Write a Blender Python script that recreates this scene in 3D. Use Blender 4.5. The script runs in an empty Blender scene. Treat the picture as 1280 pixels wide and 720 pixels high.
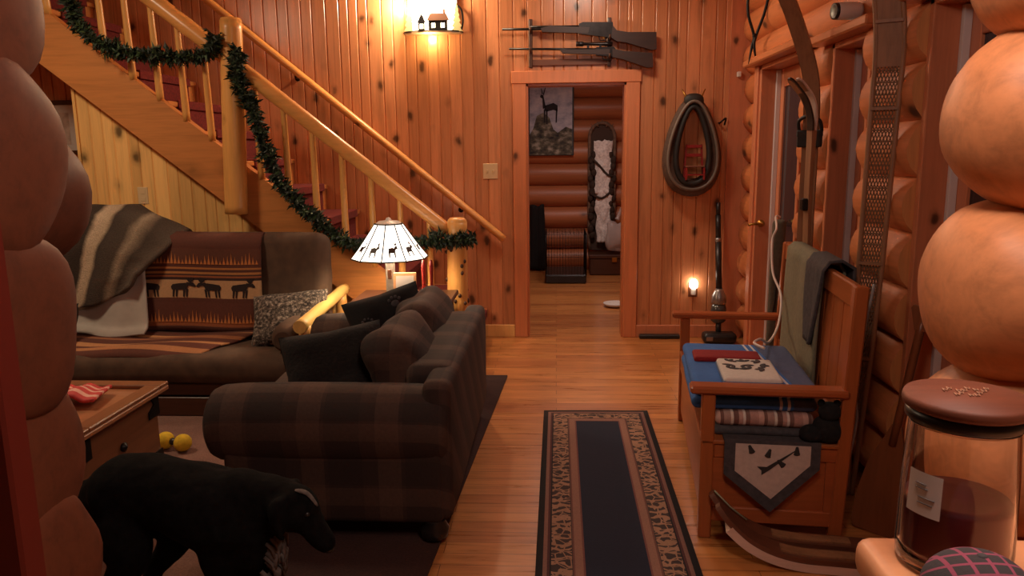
import bpy, bmesh, math, random
from mathutils import Vector, Matrix, noise as mnoise
R = random.Random(7)
C = bpy.context.scene.collection
V = Vector
PI = math.pi

# ------------------------------------------------------------------ camera
scene = bpy.context.scene
F = 960.0
HC = 1.5
dcam = V((55, 175, -960)).normalized()            # where the room's depth axis points, in camera axes
ucam = V((-61, 5280, 960)); ucam = (ucam - dcam * ucam.dot(dcam)).normalized()
xcam = dcam.cross(ucam)
ROT = Matrix((xcam, dcam, ucam))                  # camera axes -> world axes
cd = bpy.data.cameras.new('camera'); cam = bpy.data.objects.new('camera', cd); C.objects.link(cam)
cd.sensor_width = 36.0; cd.lens = F / 1280 * 36.0; cd.clip_start = 0.02
cam.matrix_world = Matrix.Translation((0, 0, HC)) @ ROT.to_4x4()
scene.camera = cam
scene.view_settings.view_transform = 'Standard'
scene.view_settings.look = 'None'
scene.view_settings.gamma = 1.0
scene.view_settings.use_curve_mapping = False
scene.view_settings.exposure = 0.0

# ------------------------------------------------------------------ mesh builder
class MB:
    def __init__(s):
        s.v = []; s.f = []; s.mi = []; s.sm = []; s.uv = {}
    def add(s, vs, fs, mi=0, smooth=False, M=None):
        b = len(s.v)
        s.v += [(M @ V(p)) if M is not None else V(p) for p in vs]
        for f in fs:
            s.f.append([b + i for i in f]); s.mi.append(mi); s.sm.append(smooth)
        return b
    def bm(s, bm, mi=0, smooth=False, M=None):
        bm.verts.index_update()
        s.add([v.co.copy() for v in bm.verts], [[v.index for v in f.verts] for f in bm.faces], mi, smooth, M)
        bm.free()
    def box(s, a, b, bev=0.0, mi=0, M=None, seg=1, smooth=False):
        x0, x1 = sorted((a[0], b[0])); y0, y1 = sorted((a[1], b[1])); z0, z1 = sorted((a[2], b[2]))
        bm = bmesh.new()
        vs = [bm.verts.new(p) for p in ((x0,y0,z0),(x1,y0,z0),(x1,y1,z0),(x0,y1,z0),(x0,y0,z1),(x1,y0,z1),(x1,y1,z1),(x0,y1,z1))]
        for f in ((3,2,1,0),(4,5,6,7),(0,1,5,4),(1,2,6,5),(2,3,7,6),(3,0,4,7)):
            bm.faces.new([vs[i] for i in f])
        if bev > 0:
            bmesh.ops.bevel(bm, geom=list(bm.edges), offset=min(bev, .49*min(x1-x0, y1-y0, z1-z0)), segments=seg, affect='EDGES', profile=.5)
        s.bm(bm, mi, smooth or seg > 1, M)
        return s
    def beam(s, p, q, w, h, up=(0,0,1), bev=0.0, mi=0):
        p, q = V(p), V(q); d = (q - p); L = d.length; d.normalize()
        side = d.cross(V(up)).normalized(); u2 = side.cross(d)
        M = Matrix(((d.x, side.x, u2.x, p.x), (d.y, side.y, u2.y, p.y), (d.z, side.z, u2.z, p.z), (0,0,0,1)))
        s.box((0, -w/2, -h/2), (L, w/2, h/2), bev, mi, M)
        return s
    def tube(s, pts, r, n=10, mi=0, smooth=True, ell=None, caps=True, capmi=None, closed=False):
        pts = [V(p) for p in pts]; m = len(pts)
        rr = r if callable(r) else (lambda t: r)
        if isinstance(r, (list, tuple)): rr = lambda t, r=r: r[min(len(r)-1, int(round(t*(len(r)-1))))]
        rings = []; prev = None
        for i, p in enumerate(pts):
            if closed: t = pts[(i+1) % m] - pts[(i-1) % m]
            else: t = pts[min(i+1, m-1)] - pts[max(i-1, 0)]
            t.normalize()
            if prev is None:
                a = V((0,0,1)) if abs(t.z) < .9 else V((1,0,0))
                if ell is not None and len(ell) > 2: a = V(ell[2])
                nn = t.cross(a).normalized()
            else:
                nn = (prev - t * prev.dot(t)).normalized()
            prev = nn; bb = t.cross(nn)
            q = rr(i / max(1, m-1)); e = ell or (1, 1)
            rings.append([p + nn * (q*e[0]*math.cos(2*PI*k/n)) + bb * (q*e[1]*math.sin(2*PI*k/n)) for k in range(n)])
        vs = [v for rg in rings for v in rg]; fs = []
        for i in range(m if closed else m-1):
            j = (i+1) % m
            for k in range(n):
                k2 = (k+1) % n
                fs.append((i*n+k, i*n+k2, j*n+k2, j*n+k))
        b = s.add(vs, fs, mi, smooth)
        if caps and not closed:
            cm = mi if capmi is None else capmi
            s.f.append([b+k for k in range(n)][::-1]); s.mi.append(cm); s.sm.append(False)
            s.f.append([b+(m-1)*n+k for k in range(n)]); s.mi.append(cm); s.sm.append(False)
        return s
    def lathe(s, prof, n=24, M=None, mi=0, smooth=True, capb=True, capt=True):
        vs = []; fs = []; m = len(prof)
        for r, z in prof:
            for k in range(n):
                vs.append((r*math.cos(2*PI*k/n), r*math.sin(2*PI*k/n), z))
        for i in range(m-1):
            for k in range(n):
                k2 = (k+1) % n
                fs.append((i*n+k, i*n+k2, (i+1)*n+k2, (i+1)*n+k))
        b = s.add(vs, fs, mi, smooth, M)
        if capb and prof[0][0] > 1e-5: s.f.append([b+k for k in range(n)][::-1]); s.mi.append(mi); s.sm.append(False)
        if capt and prof[-1][0] > 1e-5: s.f.append([b+(m-1)*n+k for k in range(n)]); s.mi.append(mi); s.sm.append(False)
        return s
    def prism(s, poly, M, t, mi=0, bev=0):
        """poly in the frame's xy plane, thickness t along its z"""
        n = len(poly)
        ar = sum(poly[i][0]*poly[(i+1)%n][1]-poly[(i+1)%n][0]*poly[i][1] for i in range(n))
        if ar < 0: poly = poly[::-1]
        vs = [(x, y, 0) for x, y in poly] + [(x, y, t) for x, y in poly]
        fs = [tuple(range(n))[::-1], tuple(range(n, 2*n))] + [(i, (i+1)%n, n+(i+1)%n, n+i) for i in range(n)]
        s.add(vs, fs, mi, False, M)
        return s
    def sq(s, c, r, e=.35, n=28, m=18, mi=0, M=None, wob=0.0, e2=None, seed=0):
        """super-ellipsoid: e=1 sphere, small e = soft box"""
        e2 = e if e2 is None else e2
        sp = lambda a, p: math.copysign(abs(a)**p, a)
        vs = []; fs = []
        for i in range(m+1):
            ph = -PI/2 + PI*i/m
            for k in range(n):
                th = 2*PI*k/n
                p = V((r[0]*sp(math.cos(ph), e2)*sp(math.cos(th), e), r[1]*sp(math.cos(ph), e2)*sp(math.sin(th), e), r[2]*sp(math.sin(ph), e2)))
                if wob:
                    q = mnoise.noise(V((p.x, p.y, p.z))*7 + V((seed*3.1, 0, 0)))
                    p *= 1 + wob*q
                vs.append(p + V(c))
        for i in range(m):
            for k in range(n):
                k2 = (k+1) % n
                fs.append((i*n+k, i*n+k2, (i+1)*n+k2, (i+1)*n+k))
        s.add(vs, fs, mi, True, M)
        return s
    def cloth(s, fn, nu, nv, th=.006, mi=0, uvs=True):
        """fn(u,v) in 0..1 -> point. Two-sided sheet with thickness."""
        P = [[V(fn(i/nu, j/nv)) for i in range(nu+1)] for j in range(nv+1)]
        N = []
        for j in range(nv+1):
            row = []
            for i in range(nu+1):
                du = P[j][min(i+1, nu)] - P[j][max(i-1, 0)]; dv = P[min(j+1, nv)][i] - P[max(j-1, 0)][i]
                nn = du.cross(dv); row.append(nn.normalized() if nn.length > 1e-9 else V((0,0,1)))
            N.append(row)
        W = nu+1; A = [P[j][i] + N[j][i]*(th/2) for j in range(nv+1) for i in range(W)]
        B = [P[j][i] - N[j][i]*(th/2) for j in range(nv+1) for i in range(W)]
        nA = len(A); fs = []
        for j in range(nv):
            for i in range(nu):
                a = j*W+i
                fs.append((a, a+1, a+W+1, a+W)); fs.append((nA+a+W, nA+a+W+1, nA+a+1, nA+a))
        bd = [i for i in range(W)] + [j*W+nu for j in range(1, nv+1)] + [nv*W+i for i in range(nu-1, -1, -1)] + [j*W for j in range(nv-1, 0, -1)]
        for k in range(len(bd)):
            a, b2 = bd[k], bd[(k+1) % len(bd)]
            fs.append((b2, a, nA+a, nA+b2))
        b = s.add(A + B, fs, mi, True)
        for j in range(nv+1):
            for i in range(W):
                s.uv[b + j*W + i] = (i/nu, j/nv); s.uv[b + nA + j*W + i] = (i/nu, j/nv)
        return s
    def build(s, name, mats, parent=None, world=True):
        me = bpy.data.meshes.new(name)
        vs = s.v
        o = bpy.data.objects.new(name, me); C.objects.link(o)
        if parent is not None:
            o.parent = parent
            if world:
                root = parent
                while root.parent is not None: root = root.parent
                inv = rootmat(root).inverted()
                vs = [inv @ p for p in vs]
        me.from_pydata([tuple(p) for p in vs], [], s.f)
        for m in (mats if isinstance(mats, (list, tuple)) else [mats]): me.materials.append(m)
        me.polygons.foreach_set('material_index', s.mi)
        me.polygons.foreach_set('use_smooth', s.sm)
        if s.uv:
            ul = me.uv_layers.new(name='uv')
            for l in me.loops: ul.data[l.index].uv = s.uv.get(l.vertex_index, (0, 0))
        me.update()
        return o

def rootmat(r):
    return Matrix.Translation(r.location) @ Matrix.Rotation(r.rotation_euler.z, 4, 'Z')
def tag(o, label=None, cat=None, group=None, kind=None):
    if label: o['label'] = label
    if cat: o['category'] = cat
    if group: o['group'] = group
    if kind: o['kind'] = kind
    return o
def thing(name, label, cat, loc=(0,0,0), rz=0, group=None):
    o = bpy.data.objects.new(name, None); C.objects.link(o)
    o.empty_display_size = .05; o.location = loc; o.rotation_euler = (0,0,rz)
    return tag(o, label, cat, group)
def struct(name, mb, mats):
    return tag(mb.build(name, mats), kind='structure')
def frame(o, x, y):
    """frame with origin o, x and y axes given (orthogonalised)"""
    x = V(x).normalized(); y = V(y); y = (y - x*y.dot(x)).normalized(); z = x.cross(y); o = V(o)
    return Matrix(((x.x,y.x,z.x,o.x),(x.y,y.y,z.y,o.y),(x.z,y.z,z.z,o.z),(0,0,0,1)))
def spline(pts, n=8):
    """Catmull-Rom through pts"""
    pts = [V(p) for p in pts]; out = []
    for i in range(len(pts)-1):
        p0 = pts[max(i-1,0)]; p1 = pts[i]; p2 = pts[i+1]; p3 = pts[min(i+2,len(pts)-1)]
        for k in range(n):
            t = k/n
            out.append(.5*((2*p1)+(-p0+p2)*t+(2*p0-5*p1+4*p2-p3)*t*t+(-p0+3*p1-3*p2+p3)*t**3))
    out.append(pts[-1]); return out
def lerp(a, b, t): return a + (b-a)*t
def interp(xs, ys, x):
    if x <= xs[0]: return ys[0]
    for i in range(len(xs)-1):
        if x <= xs[i+1]: return lerp(ys[i], ys[i+1], (x-xs[i])/(xs[i+1]-xs[i]))
    return ys[-1]
def fuse(o, voxel, smooth=4, factor=.5):
    """melt overlapping shapes of one body into one continuous skin"""
    m = o.modifiers.new('r', 'REMESH'); m.mode = 'VOXEL'; m.voxel_size = voxel; m.use_smooth_shade = True
    m2 = o.modifiers.new('s', 'SMOOTH'); m2.iterations = smooth; m2.factor = factor
    dg = bpy.context.evaluated_depsgraph_get(); dg.update()
    me = bpy.data.meshes.new_from_object(o.evaluated_get(dg))
    old = o.data; mats = [m for m in old.materials]; o.modifiers.clear(); o.data = me
    if not me.materials:
        for mm in mats: me.materials.append(mm)
    for p in me.polygons: p.use_smooth = True
    return o

# ------------------------------------------------------------------ materials
class NT:
    def __init__(s, name):
        s.m = bpy.data.materials.new(name); s.m.use_nodes = True
        s.t = s.m.node_tree; s.b = s.t.nodes['Principled BSDF']; s.tc = None
    def n(s, ty, **kw):
        nd = s.t.nodes.new('ShaderNode'+ty)
        ins = kw.pop('ins', {})
        for k, v in kw.items(): setattr(nd, k, v)
        for k, v in ins.items(): s.set(nd.inputs[k], v)
        return nd
    def set(s, sock, v):
        if isinstance(v, bpy.types.NodeSocket): s.t.links.new(v, sock)
        elif isinstance(v, bpy.types.Node): s.t.links.new(v.outputs[0], sock)
        else:
            if hasattr(sock.default_value, '__len__') and not isinstance(v, str):
                v = tuple(v)
                if len(sock.default_value) == 4 and len(v) == 3: v = v + (1,)
            sock.default_value = v
    def co(s, kind='Object'):
        if s.tc is None: s.tc = s.n('TexCoord')
        return s.tc.outputs[kind]
    def map(s, scale, kind='Object', loc=(0,0,0)):
        return s.n('Mapping', ins={'Vector': s.co(kind), 'Scale': scale, 'Location': loc}).outputs[0]
    def math(s, op, a, b=0.0, clamp=False):
        nd = s.n('Math', operation=op, use_clamp=clamp); s.set(nd.inputs[0], a); s.set(nd.inputs[1], b); return nd.outputs[0]
    def mix(s, fac, a, b, blend='MIX'):
        nd = s.n('Mix', data_type='RGBA', blend_type=blend)
        s.set(nd.inputs[0], fac); s.set(nd.inputs[6], a); s.set(nd.inputs[7], b); return nd.outputs[2]
    def ramp(s, fac, stops, interp='LINEAR'):
        nd = s.n('ValToRGB'); nd.color_ramp.interpolation = interp
        el = nd.color_ramp.elements
        while len(el) < len(stops): el.new(0.5)
        for e, (p, c) in zip(el, stops):
            e.position = p; e.color = tuple(c) + ((1,) if len(c) == 3 else ())
        s.set(nd.inputs[0], fac); return nd.outputs[0]
    def noise(s, vec, scale=5, detail=3, rough=.5, dist=0):
        return s.n('TexNoise', ins={'Vector': vec, 'Scale': scale, 'Detail': detail, 'Roughness': rough, 'Distortion': dist}).outputs[0]
    def bump(s, h, strength=.3, dist=.01):
        s.set(s.b.inputs['Normal'], s.n('Bump', ins={'Height': h, 'Strength': strength, 'Distance': dist}).outputs[0])
    def sep(s, vec):
        return s.n('SeparateXYZ', ins={'Vector': vec}).outputs
    def out(s, col=None, rough=.5, **kw):
        if col is not None: s.set(s.b.inputs['Base Color'], col)
        s.set(s.b.inputs['Roughness'], rough)
        for k, v in kw.items(): s.set(s.b.inputs[k.replace('_', ' ')], v)
        return s.m

def srgb(r, g, b):
    f = lambda c: (c/255/12.92) if c/255 <= .04045 else ((c/255+.055)/1.055)**2.4
    return (f(r), f(g), f(b))
def dk(c, k): return tuple(x*k for x in c)

def wood(name, c, axis='z', rough=.45, contrast=.35, knots=.0, island=.25, grain=1.0, kcol=None, knot_scale=3.2, rings=True):
    t = NT(name)
    sc = {'x': (.7, 11, 11), 'y': (11, .7, 11), 'z': (11, 11, .7)}[axis]
    isl = t.n('NewGeometry').outputs['Random Per Island']
    off = t.n('CombineXYZ', ins={'X': t.math('MULTIPLY', isl, 17.0), 'Y': t.math('MULTIPLY', isl, 7.0), 'Z': t.math('MULTIPLY', isl, 31.0)}).outputs[0]
    base = t.n('VectorMath', operation='ADD', ins={0: t.co(), 1: off}).outputs[0]
    mp = t.n('Mapping', ins={'Vector': base, 'Scale': tuple(x*grain for x in sc)}).outputs[0]
    g = t.noise(mp, 2.0, 5, .6, .6)
    g2 = t.noise(mp, 7.0, 3, .6, .2)
    gg = t.math('ADD', t.math('MULTIPLY', g, .7), t.math('MULTIPLY', g2, .3))
    col = t.ramp(gg, [(.30, dk(c, 1-contrast)), (.52, c), (.75, tuple(min(1, x*(1+contrast*.6)) for x in c))])
    if island:
        v = t.math('ADD', t.math('MULTIPLY', isl, 2*island), 1-island)
        col = t.mix(1.0, col, t.n('CombineColor', ins={0: v, 1: t.math('POWER', v, 1.15), 2: t.math('POWER', v, 1.3)}).outputs[0], 'MULTIPLY')
    if knots:
        kk = {'x': (.6, 1, 1), 'y': (1, .6, 1), 'z': (1, 1, .6)}[axis]
        kb = t.n('Mapping', ins={'Vector': t.co(), 'Scale': kk}).outputs[0]
        wv = t.n('VectorMath', operation='ADD', ins={0: kb, 1: t.n('VectorMath', operation='SCALE', ins={0: t.n('TexNoise', ins={'Vector': t.co(), 'Scale': 14.0}).outputs['Color'], 'Scale': .03}).outputs[0]}).outputs[0]
        vo = t.n('TexVoronoi', ins={'Vector': wv, 'Scale': knot_scale}).outputs['Distance']
        k = t.ramp(vo, [(.0, (1,1,1)), (knots*.55, (.9,.9,.9)), (knots, (.25,.25,.25)), (knots*1.6, (0,0,0))])
        col = t.mix(k, col, kcol or dk(c, .12))
    t.bump(gg, .12, .004)
    return t.out(col, rough)

M = {}
M['pine'] = wood('pine boards', srgb(202, 132, 88), 'z', .27, .3, 0.17, .14, knot_scale=6.2)
M['pine_pale'] = wood('pale pine boards', srgb(232, 180, 108), 'z', .42, .26, 0.14, .2, knot_scale=4.2)
M['stair_x'] = wood('stair pine', srgb(198, 128, 70), 'x', .36, .26, 0.15, .08, knot_scale=2.6)
M['stair_z'] = wood('peeled pine post', srgb(226, 164, 90), 'z', .34, .2, 0.1, .08, knot_scale=5)
M['rail'] = wood('peeled pine rail', srgb(224, 158, 88), 'x', .3, .22, 0.1, .08, knot_scale=4)
M['log_y'] = wood('varnished log', srgb(196, 116, 66), 'y', .58, .25, 0.11, .08, knot_scale=3)
M['log_x'] = wood('varnished log across', srgb(214, 142, 92), 'x', .5, .3, 0, .08, knot_scale=2)
M['log_room'] = wood('log of far room', srgb(176, 106, 66), 'x', .45, .25, 0.1, .08, knot_scale=3)
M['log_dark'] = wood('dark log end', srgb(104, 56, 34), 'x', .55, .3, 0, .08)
M['trim'] = wood('fir trim', srgb(200, 124, 86), 'z', .36, .22, 0.06, .08, knot_scale=3)
M['trim_x'] = wood('fir header', srgb(196, 120, 74), 'y', .36, .22, 0.08, .08, knot_scale=3)
M['trim_door'] = wood('fir door casing', srgb(206, 126, 82), 'z', .3, .2, 0.1, .08, knot_scale=4)
M['oak'] = wood('honey oak bench', srgb(168, 92, 48), 'z', .35, .25, 0, .05)
M['oak_y'] = wood('honey oak bench rail', srgb(166, 92, 48), 'y', .35, .25, 0, .05)
M['oak_x'] = wood('honey oak bench arm', srgb(166, 88, 48), 'x', .3, .25, 0, .05)
M['table'] = wood('coffee table wood', srgb(124, 78, 50), 'y', .35, .3, 0, .08, knot_scale=4)
M['dark_wood'] = wood('dark stained wood', srgb(74, 42, 26), 'x', .4, .3, 0, .05)
M['walnut'] = wood('walnut gun stock', srgb(52, 29, 22), 'x', .5, .3, 0, .05)
M['old_ski'] = wood('weathered ski wood', srgb(150, 106, 74), 'z', .5, .35, 0, .05)
M['old_ski_x'] = wood('old ski wood', srgb(104, 62, 44), 'x', .45, .3, 0, .05)
M['ski_pale'] = wood('bare pale ski edge', srgb(214, 184, 166), 'x', .5, .2, 0, .05)
M['paddle'] = wood('paddle wood', srgb(132, 78, 46), 'z', .35, .25, 0, .05)
M['lid'] = wood('walnut lid', srgb(112, 58, 36), 'x', .6, .2, 0, .05, grain=3)
M['shelf'] = wood('pale shelf wood', srgb(216, 152, 108), 'x', .4, .12, 0, .05)
M['logcut'] = wood('sawn log end', srgb(206, 140, 84), 'z', .55, .2, 0, .05, grain=2)

def plain(name, c, rough=.5, metallic=0.0, noise=.0, nscale=30, bump=0, **kw):
    t = NT(name)
    if noise or bump:
        nz = t.noise(t.co(), nscale, 4)
        col = t.ramp(nz, [(.3, dk(c, 1-noise)), (.7, tuple(min(1, x*(1+noise)) for x in c))])
        if bump: t.bump(nz, bump, .004)
    else: col = c
    return t.out(col, rough, Metallic=metallic, **kw)
M['iron'] = plain('black iron', (.018,.016,.015), .45, .7, .3)
M['gun'] = plain('blued gun steel', (.03,.026,.026), .35, .8, .2)
M['brass'] = plain('brass', srgb(176,128,60), .35, .9)
M['white_plastic'] = plain('white plastic', srgb(214,204,194), .4)
M['black_plastic'] = plain('black plastic', (.015,.014,.014), .35)
M['grey_metal'] = plain('brushed grey metal', (.32,.3,.29), .35, .8)
M['silver'] = plain('white window strip', srgb(214,206,204), .35)
M['leather'] = plain('old dark leather', (.014,.011,.009), .6, 0, .4, 20, .3)
M['leather_pad'] = plain('brown collar leather', srgb(78,54,40), .7, 0, .3, 30, .3)
M['red_paint'] = plain('red painted wood', srgb(150,34,30), .45, 0, .15)
M['cable'] = plain('white cable', srgb(222,206,196), .45)
M['grey_cable'] = plain('grey cable', srgb(150,142,138), .45)
M['glass_dark'] = NT('night window glass').out((.02,.022,.03), .04, Metallic=0.0)
M['glass'] = NT('clear glass').out((1,.97,.94), .02, Transmission_Weight=1.0, IOR=1.45)
M['wax'] = plain('dark red wax', srgb(124,32,38), .35, 0, .1, 10)
M['paper'] = plain('white paper', srgb(226,218,210), .6)
M['ink'] = plain('grey ink', srgb(110,104,104), .7)
M['yellow'] = plain('yellow felt', srgb(214,176,40), .9, 0, .15, 60, .3)
M['black_fur'] = plain('black dog coat', (.0042,.0036,.0034), .9, 0, .5, 45, .5, Specular_IOR_Level=.1)
M['white_fur'] = plain('white dog fur', srgb(96,86,80), .9, 0, .3, 60, .5)
M['plush'] = plain('black plush', (.008,.008,.008), .95, 0, .5, 60, .6)
M['carpet_red'] = plain('dark red stair carpet', srgb(104,28,26), .95, 0, .3, 60, .4)
M['canvas_edge'] = plain('dark canvas edge', (.03,.025,.022), .6)

def cloth_mat(name, c, var=.25, scale=60, bump=.3, rough=.9):
    return plain(name, c, rough, 0, var, scale, bump)
M['slate'] = cloth_mat('slate cloth', srgb(70,66,68))
M['olive_grey'] = cloth_mat('grey green wool', srgb(122,118,96), .12)
M['olive_dark'] = cloth_mat('dark olive canvas', srgb(88,80,66), .15)
M['grey_sheet'] = cloth_mat('pale grey sheet', srgb(176,164,152), .08, 12)
M['brown_suede'] = cloth_mat('dark brown futon cover', srgb(82,60,44), .25, 12, .25)
M['black_cloth'] = cloth_mat('black fleece', (.006,.005,.005), .3)
M['fuzzy_black'] = cloth_mat('black brown fuzzy fabric', srgb(19,14,12), .5, 70, .8)
M['cream'] = cloth_mat('cream cloth', srgb(196,178,166), .08)
M['blue_book'] = cloth_mat('blue binding', srgb(90,112,146), .1)
M['red_cloth'] = cloth_mat('dark red felt', srgb(140,24,26), .12)
M['bone'] = cloth_mat('off white fabric', srgb(214,206,196), .06)

def plaid(name, base, d, l, fx=4.0, fz=5.0):
    t = NT(name); o = t.sep(t.co()); 
    yz = t.math('ADD', o[1], o[2])
    def band(c, f, duty, ph=0.0):
        return t.math('LESS_THAN', t.math('FRACT', t.math('ADD', t.math('MULTIPLY', c, f), ph + 40.0)), duty)
    col = t.mix(t.math('MULTIPLY', band(o[0], fx, .45), .55), base, d)
    col = t.mix(t.math('MULTIPLY', band(yz, fz, .4), .55), col, d)
    col = t.mix(t.math('MULTIPLY', band(o[0], fx, .3, .35), .28), col, l)
    col = t.mix(t.math('MULTIPLY', band(yz, fz, .3, .35), .25), col, l)
    nz = t.noise(t.co(), 90, 3); t.bump(nz, .3, .003)
    col = t.mix(.25, col, t.ramp(nz, [(.3, (.2,.2,.2)), (.7, (1,1,1))]), 'MULTIPLY')
    return t.out(col, .85)
M['plaid'] = plaid('brown plaid upholstery', srgb(62,41,32), srgb(35,24,20), srgb(104,77,61), 3.4, 4.2)

def uvbands(name, stops, axis=1, rough=.9, nz=.2, cross=None):
    t = NT(name); uv = t.sep(t.co('UV'))
    col = t.ramp(uv[axis], stops, 'CONSTANT')
    if cross:
        f, duty, cc, k = cross
        col = t.mix(t.math('MULTIPLY', t.math('LESS_THAN', t.math('FRACT', t.math('MULTIPLY', uv[1-axis], f)), duty), k), col, cc)
    n = t.noise(t.co(), 80, 3); t.bump(n, .35, .003)
    col = t.mix(nz, col, t.ramp(n, [(.3, (.3,.3,.3)), (.7, (1,1,1))]), 'MULTIPLY')
    return t.out(col, rough)

# ================================================================== THE SETTING
YB = 6.05            # face of the boarded back wall
XR = 1.41            # tips of the logs of the right wall
def floor_mat():
    t = NT('strip floor')
    vec = t.map((1, 1, 1))
    br = t.n('TexBrick', offset=.37, ins={'Vector': vec, 'Color1': srgb(206,138,76) , 'Color2': srgb(166,100,54), 'Mortar': srgb(70,36,18), 'Scale': 1.0, 'Mortar Size': .0012, 'Mortar Smooth': .3, 'Bias': -.25, 'Brick Width': 1.15, 'Row Height': .083})
    g = t.noise(t.map((1.2, 16, 16)), 2.2, 5, .6, .5)
    col = t.mix(1.0, br.outputs[0], t.ramp(g, [(.3, (.66,.62,.58)), (.55, (1,1,1)), (.8, (1.0,1.0,1.0))]), 'MULTIPLY')
    t.bump(br.outputs[1], -.15, .002)
    return t.out(col, t.math('ADD', t.math('MULTIPLY', g, .2), .2), Coat_Weight=.25, Coat_Roughness=.15)
M['floor'] = floor_mat()
M['ceil'] = wood('ceiling boards', srgb(186,120,70), 'x', .5, .2, .1, .12)
M['plaster'] = plain('kitchen wall paint', srgb(190,160,130), .8)

mb = MB(); mb.box((-5.1, -2.7, -.12), (2.7, 9.9, 0)); struct('floor', mb, M['floor'])

def planks(mb, x0, x1, z0, z1, y, holes=(), top=None, seed=1, w=(.066,.11), d=.007):
    """vertical tongue-and-groove boards with V grooves, facing -Y"""
    r = random.Random(seed); x = x0
    while x < x1 - .01:
        xb = min(x1, x + r.uniform(*w))
        if x1 - xb < .03: xb = x1
        # split at hole sides
        segs = [(x, xb, z0, z1)]
        for hx0, hx1, hz0, hz1 in holes:
            ns = []
            for a, b, c, e in segs:
                if b <= hx0 or a >= hx1: ns.append((a, b, c, e)); continue
                if a < hx0: ns.append((a, hx0, c, e))
                if b > hx1: ns.append((hx1, b, c, e))
                a2, b2 = max(a, hx0), min(b, hx1)
                if e > hz1: ns.append((a2, b2, hz1, e))
                if hz0 > c: ns.append((a2, b2, c, hz0))
            segs = ns
        for a, b, c, e in segs:
            g = min(.007, (b-a)*.3)
            P = [(a, y+d), (a+g, y), (b-g, y), (b, y+d)]
            tz = (lambda X: min(e, top(X))) if top else (lambda X: e)
            if top and max(tz(a), tz(b)) <= c + .01: continue
            vs = [(px, py, c) for px, py in P] + [(px, py, max(c, tz(px))) for px, py in P]
            mb.add(vs, [(i, i+1, 5+i, 4+i) for i in range(3)])
        x = xb

DX0, DX1, DZ = -.232, .537, 1.985
mb = MB()
planks(mb, -5.0, 1.56, 0, 3.45, YB, [(DX0, DX1, 0, DZ)], seed=3)
for a, b in (((-5.1, YB+.007, 0), (DX0, YB+.13, 3.45)), ((DX1, YB+.007, 0), (1.75, YB+.13, 3.45)), ((DX0, YB+.007, DZ), (DX1, YB+.13, 3.45))):
    mb.box(a, b)
struct('wall_back', mb, M['pine'])

mb = MB(); mb.box((-5.22, -2.7, 0), (-5.1, 9.9, 3.5)); struct('wall_left', mb, M['pine'])
mb = MB(); mb.box((-5.1, 1.1, 3.45), (1.9, YB+.13, 3.55)); struct('ceiling', mb, M['ceil'])
# kitchen behind the camera
mb = MB(); mb.box((-5.1, -2.82, 0), (2.7, -2.7, 2.6)); struct('wall_kitchen_back', mb, M['plaster'])
mb = MB(); mb.box((2.6, -2.7, 0), (2.7, 1.1, 2.6)); struct('wall_kitchen_right', mb, M['plaster'])
mb = MB(); mb.box((-5.1, -2.7, 2.5), (2.7, 1.12, 2.6)); struct('ceiling_kitchen', mb, M['ceil'])

def log(mb, p, q, r, n=22, dome=.0, wob=.02, seed=0, mi=0, axis='x', pw=2.0, capmi=None):
    """log from p to q; the p end is hewn to a dome of depth dome"""
    p, q = V(p), V(q); L = (q-p).length; d = (q-p)/L
    ts = []
    if dome > 0:
        for k in range(9):
            a = k/8; ts.append((dome*a, r*(.26+.74*(1-(1-a)**pw)**(1/pw))))
    else: ts.append((0, r))
    nseg = max(2, int(L/.12))
    for k in range(1, nseg+1): ts.append((dome + (L-dome)*k/nseg, r))
    a = V((0,0,1)); s = d.cross(a).normalized(); u = s.cross(d)
    vs = []; m = len(ts)
    for t, rr in ts:
        for k in range(n):
            th = 2*PI*k/n
            w = 1 + wob*mnoise.noise(V((t*2.2+seed*5.3, math.cos(th)*1.2, math.sin(th)*1.2 + seed)))*2
            vs.append(p + d*t + s*(rr*w*math.cos(th)) + u*(rr*w*math.sin(th)))
    fs = [(i*n+k, i*n+(k+1)%n, (i+1)*n+(k+1)%n, (i+1)*n+k) for i in range(m-1) for k in range(n)]
    b = mb.add(vs, fs, mi, True)
    cm = mi if capmi is None else capmi
    mb.f.append([b+k for k in range(n)][::-1]); mb.mi.append(cm); mb.sm.append(dome > 0)
    mb.f.append([b+(m-1)*n+k for k in range(n)]); mb.mi.append(cm); mb.sm.append(False)

# log wall on the right, courses 0.22 m high, with three glazed openings
mb = MB()
PIT, LR, LXC = .22, .128, XR + .128
OPEN = [(4.55, 5.5), (3.6, 4.1), (1.62, 3.08)]
for k in range(-1, 14):
    z = .38 + PIT*k                                    # seams at .49+.22k
    if z < 2.06:
        for ya, yb, dx in ((5.5, YB+.01, 0), (4.1, 4.55, -.04), (3.08, 3.6, -.062), (1.1, 1.62, 0)):
            log(mb, (LXC+dx, ya+.002, z), (LXC+dx, yb-.002, z), LR, seed=k+ya, wob=.025, capmi=1)
    else:
        log(mb, (LXC-.02, 1.1, z), (LXC-.02, YB+.01, z), LR, seed=k, wob=.025)
mb.box((LXC+.02, 1.1, 0), (LXC+.14, 1.62, 2.06)); mb.box((LXC+.02, 3.08, 0), (LXC+.14, 3.6, 2.06))
mb.box((LXC+.02, 4.1, 0), (LXC+.14, 4.55, 2.06)); mb.box((LXC+.02, 5.5, 0), (LXC+.14, 6.2, 2.06)); mb.box((LXC+.02, 1.1, 2.06), (LXC+.14, 6.2, 3.5))
struct('wall_right', mb, [M['log_y'], M['logcut']])
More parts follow.
